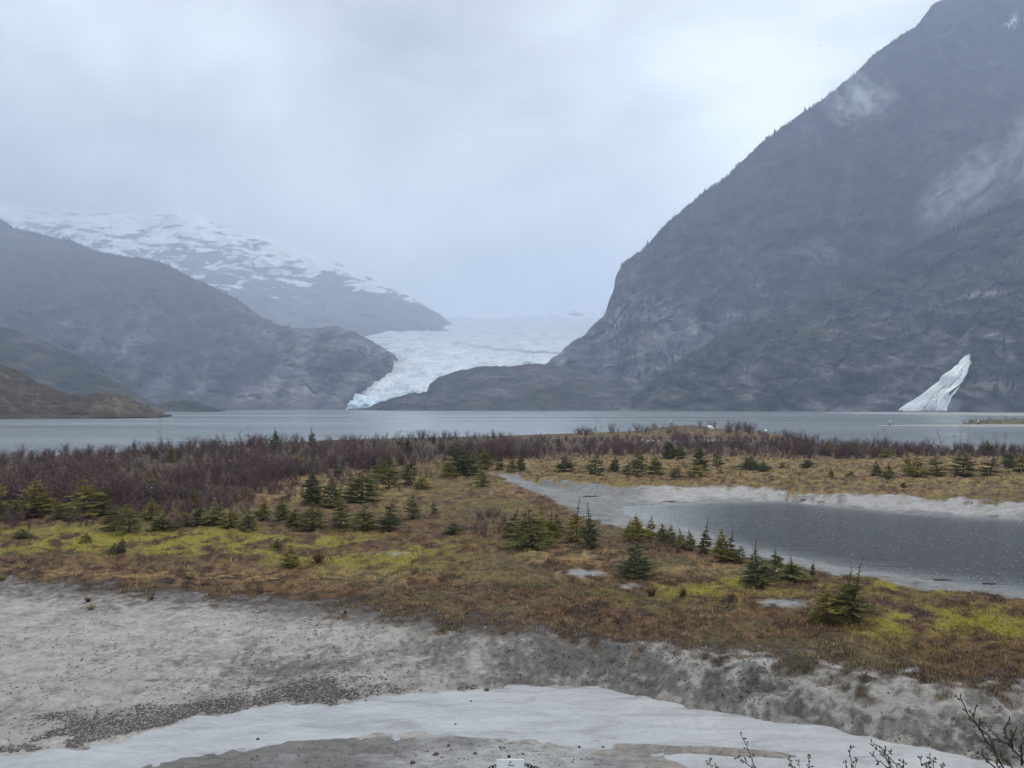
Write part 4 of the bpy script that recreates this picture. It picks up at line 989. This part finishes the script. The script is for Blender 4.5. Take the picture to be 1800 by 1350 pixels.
# ---------------------------------------------------------------- gravel and stones
OCT_V = np.array([(1, 0, .1), (.3, .95, -.1), (-.8, .6, .15), (-.8, -.6, -.1), (.3, -.9, .1), (.1, 0, .62), (0, .05, -.5)]); OCT_F = np.array([(i, (i + 1) % 5, 5) for i in range(5)] + [((i + 1) % 5, i, 6) for i in range(5)])
C_GR = curve([(-300, 1290), (0, 1258), (150, 1238), (330, 1228), (470, 1205), (560, 1188), (640, 1186), (750, 1200), (850, 1192), (950, 1190), (1100, 1212), (1250, 1240)])
M_STONE = mat_vcol('stones', .75, .25, 25)
def pebbles(name, label, n, vf, s0, s1, seed, cols, dens):
    rg = np.random.default_rng(seed); P_ = []
    u = rg.uniform(-80, 1300 if name == 'gravel' else 1860, n * 3); lo, hi = vf(u); v = lo + (hi - lo) * rg.random(len(u))
    d = 9.7 * F / (v - YH); x = (u - 900) / F * d
    z = terrain(x, d)
    m = (z > .015) & (rg.random(len(u)) < dens(u, v, x, d)); x, d, z = x[m][:n], d[m][:n], z[m][:n]; k = len(x)
    s = s0 + (s1 - s0) * rg.random(k) ** 3
    c = np.array(cols)[rg.integers(0, len(cols), k)] * rg.uniform(.7, 1.3, (k, 1))
    instances(name, OCT_V, OCT_F, np.stack([x, d, z + s * .15], -1), np.stack([s, s * rg.uniform(.6, 1, k)], -1), rg.uniform(0, 6.28, k), c, M_STONE, label)
GC = [(.13, .12, .125), (.095, .087, .09), (.18, .165, .165), (.28, .27, .265), (.15, .11, .10), (.12, .108, .115)]
pebbles('gravel', 'dark wet gravel along the far edge of the stream', 24000, lambda u: (C_GR(u), C_SF(u) + 2), .012, .055, 71, GC,
        lambda u, v, x, d: np.clip(.75 + 1.1 * fbm(x * .6, d * .6, 0, 3, 72) - .9 * sst(650, 900, u) - .6 * sst(.5, 0, (v - C_GR(u)) / (C_SF(u) - C_GR(u))), 0.02, 1))
pebbles('mud_debris', 'small dark clods and chips strewn over the silt', 7000, lambda u: (C_ME(u) - 4, np.minimum(C_SF(u), 1352)), .015, .05, 73, [(.06, .055, .05), (.10, .09, .08), (.13, .12, .11)],
        lambda u, v, x, d: np.clip(.25 + .9 * fbm(x * .5, d * .5, 0, 3, 74), 0.02, 1))
pebbles('bank_debris', 'dark chips on the near silt bank', 420, lambda u: (C_SN(u), np.maximum(1360, C_SN(u) + 1)), .012, .045, 75, [(.06, .055, .05), (.10, .09, .09), (.16, .15, .14)],
        lambda u, v, x, d: (u > 200) * (u < 1250) * .9)
def stone_mesh(seed):
    import bmesh
    rg = random.Random(seed); bm = bmesh.new(); bmesh.ops.create_icosphere(bm, subdivisions=2, radius=1)
    for v in bm.verts:
        v.co *= 1 + .22 * (rg.random() - .5) + .15 * math.sin(3 * v.co.x + seed) ; v.co.z *= .6
    m = bpy.data.meshes.new('stone'); bm.to_mesh(m); bm.free(); return m
M_DST = mat_plain('dark_stone', (.055, .05, .05), .6, .3, 20); STM = [stone_mesh(i) for i in range(3)]
for m_ in STM: m_.materials.append(M_DST)
for px, py, wd, lab in [(643, 1233, 4, 'small dark stone in the stream below the gravel'), (453, 1304, 6, 'dark stone in the lower left stream'), (801, 1279, 4, 'dark stone in the middle of the stream'), (835, 1325, 7, 'round dark stone on pale silt left of the sign'), (879, 1314, 5, 'dark stone behind the sign, left one'), (886, 1315, 5, 'dark stone behind the sign, right one'), (919, 1326, 5, 'dark stone on silt above the right chain'),
        (1018, 1314, 6, 'dark stone on the near bank edge at the stream bend'), (788, 1311, 6, 'dark stone at the left end of the pale silt'), (766, 1327, 10, 'flat dark clod on the near bank'), (726, 1341, 9, 'dark clod at the foot of the picture, left of the sign'), (1060, 1314, 5, 'dark stone at the tip of the silt spit'), (828, 1237, 4, 'tan pebble standing in the stream'), (855, 1214, 9, 'dark lump at the far stream edge')]:
    x, d, z = ground_at(px, py, .1); z = max(z, 0.0); s = wd / F * d / 2
    tag(link('stone', STM[px % 3], None, None, (x, d, z + s * .25), (0, 0, px), (s, s, s)), lab, 'stone', 'stones by the stream')
M_LOG = mat_plain('drift_wood', (.05, .042, .036), .85, .3, 12)
for px, py, wd, rz, lab in [(1178, 882, 26, .05, 'dark drift log on the silt left of the pond'), (1424, 882, 36, .12, 'long drift log at the far pond edge'), (1444, 878, 22, .5, 'short branch crossing the far pond log'), (1709, 886, 20, .9, 'forked branch on the far silt bank at the right'), (1750, 908, 18, .0, 'small log at the far water line on the right'), (1658, 1021, 32, -.1, 'dark flat log on the near silt edge of the pond'), (1740, 1028, 26, -.08, 'second dark log farther right on the near pond edge'), (1040, 873, 30, .0, 'thin dark log on the silt of the channel')]:
    x, d, z = ground_at(px, py, .3); l = wd / F * d / 2; rr = random.Random(px)
    pts = [np.array([t * l, .06 * l * math.sin(t * 3 + px), .03 * l * rr.uniform(-1, 1)]) for t in np.linspace(-1, 1, 6)]
    v1 = tube_np(pts, [.03 * l + .02, .05 * l + .02, .05 * l + .02, .045 * l + .02, .03 * l + .015, .012], 6)
    v2 = tube_np([pts[3], pts[3] + np.array([.2 * l, .05, .22 * l])], [.02 * l + .01, .008], 5)
    tag(link('drift_log', mesh_np('drift_log', *join_np([v1, v2])), M_LOG, None, (x, d, max(z, 0) + .05), (0, 0, rz)), lab, 'log', 'driftwood around the pond')

# ---------------------------------------------------------------- white lumps and markers out on the lake
M_WHITE = mat_plain('white_paint', (.80, .80, .80), .5, .05, 5); M_DARK = mat_plain('dark_foot', (.03, .03, .03), .7, .2, 5)
for px, base, top, d, lab in [(1178, 746, 738, 430, 'white-topped marker standing in the lake beyond the knoll'), (1564, 748, 737, 395, 'white-topped marker at the tip of the silt bar'), (1719, 748, 738, 405, 'white-topped marker beside the olive islet')]:
    z0 = -.1 if px < 1200 else .1; h = max((top - base) / -F * d, 1.2); e = empty('lake_marker', ((px - 900) / F * d, d, z0)); tag(e, lab, 'marker', 'white-topped markers on the lake')
    link('dark_foot', mesh_np('dark_foot', *tube_np([(0, 0, 0), (0, 0, .3), (0, 0, h * .55)], [.35, .28, .10], 10)), M_DARK, e)
    link('white_top', mesh_np('white_top', *tube_np([(0, 0, h * .5), (0, 0, h * .6), (0, 0, h * .9), (0, 0, h)], [.12, .28, .24, .02], 10)), M_WHITE, e)
M_ICE = mat_plain('ice_lump', (.80, .84, .87), .4, .06, 2)
x, d, z = ground_at(1250, 755, 2.5); im = stone_mesh(9); im.materials.append(M_ICE)
tag(link('ice_block', im, None, None, (x, d, z + .5), (0, .35, .2), (1.5, .9, 1.1)), 'white ice block stranded on the knoll of the point', 'ice block')
im2 = stone_mesh(5); im2.materials.append(M_ICE)
tag(link('ice_block', im2, None, None, ((1346 - 900) / F * 310, 310, .2), (0, 0, 1), (.75, .7, .9)), 'small white ice lump floating right of the point', 'ice block')

# ---------------------------------------------------------------- people at the falls
def person_mesh():
    pts = [(0, 0, .92), (0, 0, 1.2), (0, 0, 1.45), (0, 0, 1.56), (0, 0, 1.72), (.1, 0, .88), (.12, .03, .48), (.12, -.02, .04), (.13, .12, .02), (-.1, 0, .88), (-.12, -.03, .48), (-.13, .06, .04), (-.13, .2, .02),
           (.19, 0, 1.42), (.26, .02, 1.14), (.25, .14, .90), (-.19, 0, 1.42), (-.27, .0, 1.14), (-.25, .1, .88)]
    ed = [(0, 1), (1, 2), (2, 3), (3, 4), (0, 5), (5, 6), (6, 7), (7, 8), (0, 9), (9, 10), (10, 11), (11, 12), (2, 13), (13, 14), (14, 15), (2, 16), (16, 17), (17, 18)]
    rd = [.15, .15, .15, .06, .10, .09, .065, .05, .04, .09, .065, .05, .04, .07, .05, .04, .07, .05, .04]
    m = bpy.data.meshes.new('p'); m.from_pydata(pts, ed, []); o = bpy.data.objects.new('p', m); COL.objects.link(o)
    o.modifiers.new('skin', 'SKIN')
    for i, s in enumerate(m.skin_vertices[0].data): s.radius = (rd[i], rd[i] * .8); s.use_root = (i == 0)
    o.modifiers.new('sub', 'SUBSURF').levels = 1
    dg = bpy.context.evaluated_depsgraph_get(); r = bpy.data.meshes.new_from_object(o.evaluated_get(dg))
    bpy.data.objects.remove(o); return r
PM = person_mesh(); PM.materials.clear()
pz = np.array([v.co.z for v in PM.vertices])
def person(px, d, jac, lab, z0, rot):
    m = PM.copy(); c = np.where((pz > 1.60)[:, None], (.30, .2, .15), np.where((pz > .86)[:, None], jac, (.03, .03, .04)))
    at = m.color_attributes.new('col', 'FLOAT_COLOR', 'POINT'); at.data.foreach_set('color', np.concatenate([c, np.ones((len(c), 1))], 1).astype(np.float32).ravel())
    m.materials.append(M_VEG)
    return tag(link('person', m, None, None, ((px - 900) / F * d, d, z0), (0, 0, rot)), lab, 'person', 'walkers at the waterfall')
def bar_z(x, y): return max(-.1, 1.5 * (1 - ((x - 640) / 160) ** 2 - ((y - 1050) / 290) ** 2) - .12)
for i, (px, d, lab) in enumerate([(1604, 1190, 'tiny dark figure standing at the left foot of the waterfall'), (1613, 1180, 'tiny figure second from the left at the waterfall foot'), (1618, 1180, 'tiny figure third from the left at the waterfall foot'), (1625, 1175, 'tiny figure in dark clothes before the middle of the falls'), (1636, 1180, 'tiny figure right of the middle of the falls'), (1650, 1180, 'tiny figure by the right strand of the falls'),
                                 (1651, 850, 'walker on the silt bar, leftmost of the three nearer ones'), (1663, 838, 'walker on the silt bar, middle of the three nearer ones'), (1669, 845, 'walker on the silt bar, rightmost of the three nearer ones')]):
    x = (px - 900) / F * d
    person(px, d, [(.03, .03, .05), (.06, .03, .03), (.04, .05, .08), (.02, .02, .02)][i % 4], lab, bar_z(x, d), i * 1.3)

# ---------------------------------------------------------------- budding twigs on the slope below the camera
M_TWIG = mat_plain('twig_bark', (.045, .034, .036), .7, .3, 60); M_BUD = mat_plain('bud', (.10, .072, .045), .7, .4, 80)
def twig_plant(stems, d0, label, seed, rad=.0055):
    rg = np.random.default_rng(seed); bx = (stems[0][0][0] - 900) / F * d0
    gz = float(terrain(np.array([bx]), np.array([d0]))[0]); e = empty('budding_shrub', (bx, d0, gz)); tag(e, label, 'shrub', 'bare budding shrubs at the foot of the picture')
    for st in stems:
        dj = d0 + rg.uniform(-.25, .25)
        pts = [P(px, py, dj + .05 * rg.normal()) - np.array([bx, d0, gz]) for px, py in st]
        foot = np.array([rg.normal() * .06, rg.normal() * .06, -.03])
        pts = ([foot, foot * .5 + pts[0] * .5 + np.array([.02, 0, .03])] if st[0][1] > 1345 else []) + pts
        den = []
        for a, b in zip(pts[:-1], pts[1:]):
            for t in (0, .5): den.append(a + (b - a) * t + (rg.normal(size=3) * .012 if t else 0))
        den.append(pts[-1]); n = len(den)
        sm = link('stem', mesh_np('stem', *tube_np(den, np.linspace(rad, rad * .42, n), 6)), M_TWIG, e)
        parts = []
        top = den[-max(6, n // 2):]
        for a, b in zip(top[:-1], top[1:]):
            for q in range(2):
                p = a + (b - a) * rg.random(); ax = (b - a) / (np.linalg.norm(b - a) + 1e-9); s = rg.normal(size=3); s -= ax * s.dot(ax); s /= np.linalg.norm(s)
                l = rg.uniform(.015, .04); tipp = p + ax * l * .8 + s * l * .6
                parts.append(tube_np([p, tipp], [.0022, .0018], 4)); dr = (tipp - p) / np.linalg.norm(tipp - p)
                for kk in range(2):
                    dd = dr + rg.normal(size=3) * .35; dd /= np.linalg.norm(dd)
                    parts.append(tube_np([tipp, tipp + dd * .008, tipp + dd * .018], [.003, .0065, .001], 5))
        parts.append(tube_np([den[-1], den[-1] + np.array([.003, 0, .012]), den[-1] + np.array([.004, 0, .026])], [.003, .006, .001], 5))
        o = link('buds', mesh_np('buds', *join_np(parts)), M_BUD, sm); o['kind'] = 'stuff'
twig_plant([[(1336, 1362), (1318, 1325), (1302, 1291)], [(1334, 1362), (1312, 1342), (1298, 1332)], [(1268, 1362), (1256, 1345), (1247, 1338)]], 6.2, 'thin budding twig rising highest at the bottom middle-right', 1)
twig_plant([[(1398, 1362), (1391, 1345), (1388, 1332)], [(1425, 1362), (1422, 1345), (1420, 1330)], [(1414, 1362), (1404, 1340)]], 6.6, 'pair of short budding twigs at the bottom edge', 2)
twig_plant([[(1498, 1362), (1496, 1335), (1495, 1314)], [(1494, 1362), (1487, 1342)], [(1503, 1362), (1506, 1338)]], 6.4, 'upright budding twig left of the bushy one', 3)
twig_plant([[(1576, 1362), (1552, 1325), (1531, 1304)], [(1580, 1362), (1560, 1328), (1540, 1318)], [(1572, 1362), (1560, 1335), (1556, 1316)], [(1568, 1362), (1548, 1338), (1535, 1325)], [(1584, 1362), (1582, 1348), (1587, 1340)], [(1576, 1362), (1564, 1340), (1566, 1322)]], 6.0, 'bushy budding shrub top at the lower right', 4)
twig_plant([[(1636, 1362), (1628, 1345), (1619, 1333)], [(1638, 1362), (1632, 1340), (1634, 1328)], [(1642, 1362), (1640, 1340)], [(1655, 1362), (1657, 1345)]], 6.3, 'tan-budded twig top right of the bushy one', 5)
twig_plant([[(1772, 1365), (1748, 1318), (1720, 1278), (1700, 1254), (1688, 1225)], [(1768, 1362), (1752, 1330), (1745, 1305)], [(1722, 1283), (1713, 1268), (1714, 1248)], [(1745, 1312), (1726, 1288), (1722, 1268)], [(1804, 1348), (1772, 1308), (1745, 1286), (1732, 1274)], [(1774, 1312), (1769, 1295), (1774, 1265)], [(1780, 1314), (1778, 1300), (1786, 1282)], [(1796, 1345), (1795, 1310), (1794, 1288)], [(1760, 1362), (1738, 1340), (1726, 1326)], [(1790, 1364), (1775, 1340), (1758, 1328)]], 5.4, 'large dark bare shrub leaning in at the lower right corner', 6, .008)

# ---------------------------------------------------------------- sign on a post with chains either side
M_POST = mat_plain('post_wood', (.09, .075, .06), .85, .25, 40); M_PLATE = mat_plain('sign_white', (.78, .80, .84), .45, .03, 20); M_IRON = mat_plain('chain_iron', (.02, .02, .021), .45, .3, 60, .6); M_INK = mat_plain('sign_ink', (.03, .03, .04), .6, .1, 20)
DS = 4.0; c0 = P(897, 1336, DS); gz = float(terrain(np.array([c0[0]]), np.array([DS + .06]))[0])
sg_ = empty('sign_post', (c0[0], DS, gz)); tag(sg_, 'white notice plate on a low post with chains at the bottom edge', 'sign')
top = c0[2] - gz
def box_mesh(name, sx, sy, sz, bev=.006):
    import bmesh
    bm = bmesh.new(); bmesh.ops.create_cube(bm, size=1)
    for v in bm.verts: v.co.x *= sx; v.co.y *= sy; v.co.z *= sz
    bmesh.ops.bevel(bm, geom=bm.edges[:], offset=bev, segments=2, affect='EDGES'); m = bpy.data.meshes.new(name); bm.to_mesh(m); bm.free(); return m
link('post', box_mesh('post', .09, .09, top - .05), M_POST, sg_, (0, .06, (top - .05) / 2 - .005))
pl = link('plate', box_mesh('plate', .146, .008, .20, .003), M_PLATE, sg_, (0, -.002, top - .099), (R(-8), 0, 0))
tx = bpy.data.curves.new('lettering', 'FONT'); tx.body = 'Please'; tx.size = .0125; tx.align_x = 'CENTER'; tx.extrude = .0004; tx.materials.append(M_INK)
tf_ = bpy.data.objects.new('tmp', tx); COL.objects.link(tf_); tm_ = bpy.data.meshes.new_from_object(tf_.evaluated_get(bpy.context.evaluated_depsgraph_get())); bpy.data.objects.remove(tf_)
t_ = link('lettering', tm_, M_INK, pl); t_.location = (.004, -.0048, .066); t_.rotation_euler = (R(90), 0, 0)
link('bolt', mesh_np('bolt', *tube_np([(0, 0, 0), (0, -.004, 0), (0, -.006, 0)], [.004, .004, .001], 8)), M_IRON, pl, (0, -.0042, .086))
link('eye_bolt', stone_mesh(3), M_IRON, sg_, (-.006, .05, top - .004), None, (.010, .010, .012))
def link_mesh():
    V, Fc = [], []; n, s = 14, 5; L_, W_, r = .0115, .0068, .0026
    for i in range(n):
        a = 2 * math.pi * i / n; cx = (L_ - W_) * (1 if math.cos(a) >= 0 else -1) + W_ * math.cos(a); cy = W_ * math.sin(a)
        for j in range(s):
            b = 2 * math.pi * j / s; V.append((cx + r * math.cos(b) * math.cos(a), cy + r * math.cos(b) * math.sin(a), r * math.sin(b)))
    for i in range(n):
        for j in range(s): Fc.append((i * s + j, ((i + 1) % n) * s + j, ((i + 1) % n) * s + (j + 1) % s, i * s + (j + 1) % s))
    m = mesh_np('link', np.array(V), np.array(Fc)); m.materials.append(M_IRON); return m
LKM = link_mesh()
for sgn, lab in ((-1, 'black iron chain running down left from the sign'), (1, 'black iron chain running down right from the sign')):
    start = P(897 + sgn * 26, 1345.5 if sgn < 0 else 1343.5, DS + .01)
    e = empty('chain', tuple(start)); tag(e, lab, 'chain', 'chains beside the sign')
    p = np.array([0., 0, 0]); ang = R(27 if sgn < 0 else 20)
    for k in range(70):
        a = ang * (1 - k / 55)                      # sags, then rises again toward the next post
        dx = np.array([sgn * math.cos(a), 0, -math.sin(a)]) * .0172
        q = p + dx
        mid = (p + q) / 2
        o = link('link', LKM, None, e, tuple(mid), (R(90) if k % 2 else R(20), math.atan2(-dx[2], dx[0] * sgn) * sgn, 0)); p = q

# ---------------------------------------------------------------- sleet rings on the pond, flakes in the air
def flecks(n, seed):
    rg = np.random.default_rng(seed)
    u = rg.uniform(1110, 1830, n); t = rg.random(n); y = yd(C_PN(u), 0) * (1 - t) + yd(C_PF(u), 0) * t; x = (u - 900) / F * y
    m = (y > yd(C_PN(u), 0) + .6) & (y < yd(C_PF(u), 0) - .8) & (rg.random(n) < np.clip(.55 + .8 * fbm(x * .15, y * .15, 0, 3, 9) + .3 * sst(1500, 1150, u), .1, 1)); x, y = x[m], y[m]; s_ = rg.uniform(.025, .10, len(x))
    instances('slush', OCT_V, OCT_F, np.stack([x, y, 0 * x + .002], -1), np.stack([s_, s_ * .10], -1), rg.uniform(0, 6, len(x)), np.full((len(x), 3), .34) * rg.uniform(.5, 1.2, (len(x), 1)), M_STONE, 'pale flecks of sleet on the dark pond')
flecks(2600, 5)
def flakes(n, seed):
    rg = np.random.default_rng(seed); y = rg.uniform(9, 60, n); u = rg.uniform(-200, 2000, n); v = rg.uniform(-150, 1250, n)
    pos = P(u, v, y); gzz = terrain(pos[:, 0], pos[:, 1]); m = pos[:, 2] > gzz + .3; pos, y = pos[m], y[m]; s_ = rg.uniform(.004, .013, len(y))
    instances('sleet', OCT_V, OCT_F, pos, np.stack([s_, s_ * 1.8], -1), rg.uniform(0, 6, len(y)), np.full((len(y), 3), .85), M_VEG, 'wet snowflakes falling through the air')
flakes(420, 8)
def mist(px, py, rx, ry, rz, dens, seed, tilt):
    import bmesh
    loc, nn = hit('mountain_right', px, py); c = Vector((0, 0, H)) + (loc - Vector((0, 0, H))) * (1 - (rz + 40) / loc.length)
    bm = bmesh.new(); bmesh.ops.create_icosphere(bm, subdivisions=3, radius=1); me = bpy.data.meshes.new('mist'); bm.to_mesh(me); bm.free()
    m = bpy.data.materials.new('mist_air'); m.use_nodes = True; t = m.node_tree; t.nodes.clear()
    o_ = t.nodes.new('ShaderNodeOutputMaterial'); pv = t.nodes.new('ShaderNodeVolumePrincipled'); pv.inputs['Color'].default_value = (.86, .91, 1, 1); t.links.new(pv.outputs[0], o_.inputs['Volume'])
    tc_ = t.nodes.new('ShaderNodeTexCoord'); ln = t.nodes.new('ShaderNodeVectorMath'); ln.operation = 'LENGTH'; t.links.new(tc_.outputs['Object'], ln.inputs[0])
    no = t.nodes.new('ShaderNodeTexNoise'); no.noise_dimensions = '4D'; no.inputs['W'].default_value = seed; no.inputs['Scale'].default_value = 2.4; no.inputs['Detail'].default_value = 6; no.inputs['Distortion'].default_value = 1.2; t.links.new(tc_.outputs['Object'], no.inputs['Vector'])
    fo_ = t.nodes.new('ShaderNodeMapRange'); fo_.inputs[1].default_value = 1.0; fo_.inputs[2].default_value = 0.15; t.links.new(ln.outputs['Value'], fo_.inputs[0])
    nr_ = t.nodes.new('ShaderNodeMapRange'); nr_.inputs[1].default_value = .48; nr_.inputs[2].default_value = .80; t.links.new(no.outputs['Fac'], nr_.inputs[0])
    mu = t.nodes.new('ShaderNodeMath'); mu.operation = 'MULTIPLY'; t.links.new(fo_.outputs[0], mu.inputs[0]); t.links.new(nr_.outputs[0], mu.inputs[1])
    m2 = t.nodes.new('ShaderNodeMath'); m2.operation = 'MULTIPLY'; m2.inputs[1].default_value = dens; t.links.new(mu.outputs[0], m2.inputs[0]); t.links.new(m2.outputs[0], pv.inputs['Density'])
    me.materials.append(m)
    tag(link('mist', me, None, None, tuple(c), (0, R(tilt), 0), (rx, rz, ry)), 'wisp of mist drifting along the right mountain', kind='stuff')
mist(1512, 176, 170, 120, 80, .070, 1.0, 20)
mist(1700, 330, 220, 110, 80, .034, 2.3, -40)
mist(1800, 270, 70, 200, 70, .028, 5.1, 10)
mist(1445, 445, 80, 65, 50, .014, 7.7, 30)
def soft_cloud(name, label, c, r, dens, seed, nlo, nhi, edge):
    """an ellipsoid of added haze, cloud or spray, thickest at its middle"""
    o = bpy.data.objects['mist'].copy(); m = o.data; o.data = m.copy(); o.data.materials[0] = m.materials[0].copy(); COL.objects.link(o)
    o.name = name; o.location = c; o.scale = r; o.rotation_euler = (0, 0, 0)
    for nd in o.data.materials[0].node_tree.nodes:
        if nd.type == 'MATH' and not nd.inputs[1].is_linked: nd.inputs[1].default_value = dens
        if nd.type == 'TEX_NOISE': nd.inputs['W'].default_value = seed
        if nd.type == 'MAP_RANGE':
            if nd.inputs[1].default_value == 1.0: nd.inputs[2].default_value = edge
            else: nd.inputs[1].default_value = nlo; nd.inputs[2].default_value = nhi
    return tag(o, label, kind='stuff')
soft_cloud('shower_haze', 'extra pale haze added in the glacier valley as a snow shower', (-1300, 5000, 420), (3000, 3200, 1300), .00022, 3.0, .05, .45, .35)  # second haze volume, added to whiten the valley and far slopes
soft_cloud('summit_cloud', 'bank of cloud resting on the snowy summit', tuple(P(40, 350, 5300.0)), (1500, 700, 230), .0016, 9.0, .30, .60, .2)
sp_ = hit('mountain_spur', 1622, 708)[0]
soft_cloud('spray', 'spray at the foot of the waterfall', (sp_.x, sp_.y - 45, 8), (62, 34, 22), .030, 4.0, .30, .65, .1)
SC.cycles.volume_step_rate = 4.0; SC.cycles.volume_max_steps = 64

# ---------------------------------------------------------------- the hazy air
def haze_box():
    import bmesh
    bm = bmesh.new(); bmesh.ops.create_cube(bm, size=1)
    x0, x1, y0, y1, z0, z1 = -9500, 9500, -400, 12500, -30, 1800
    for v in bm.verts: v.co = ((x0 + x1) / 2 + v.co.x * (x1 - x0), (y0 + y1) / 2 + v.co.y * (y1 - y0), (z0 + z1) / 2 + v.co.z * (z1 - z0))
    m = bpy.data.meshes.new('haze'); bm.to_mesh(m); bm.free()
    mt = bpy.data.materials.new('haze_air'); mt.use_nodes = True; t = mt.node_tree; t.nodes.clear()
    o_ = t.nodes.new('ShaderNodeOutputMaterial'); pv = t.nodes.new('ShaderNodeVolumePrincipled')
    pv.inputs['Color'].default_value = (0.615, 0.725, 1.0, 1); pv.inputs['Density'].default_value = 1.5e-4; pv.inputs['Anisotropy'].default_value = 0.2
    t.links.new(pv.outputs[0], o_.inputs['Volume'])
    tag(link('haze', m, mt), 'pale wet air between the camera and the mountains', kind='stuff')
haze_box()
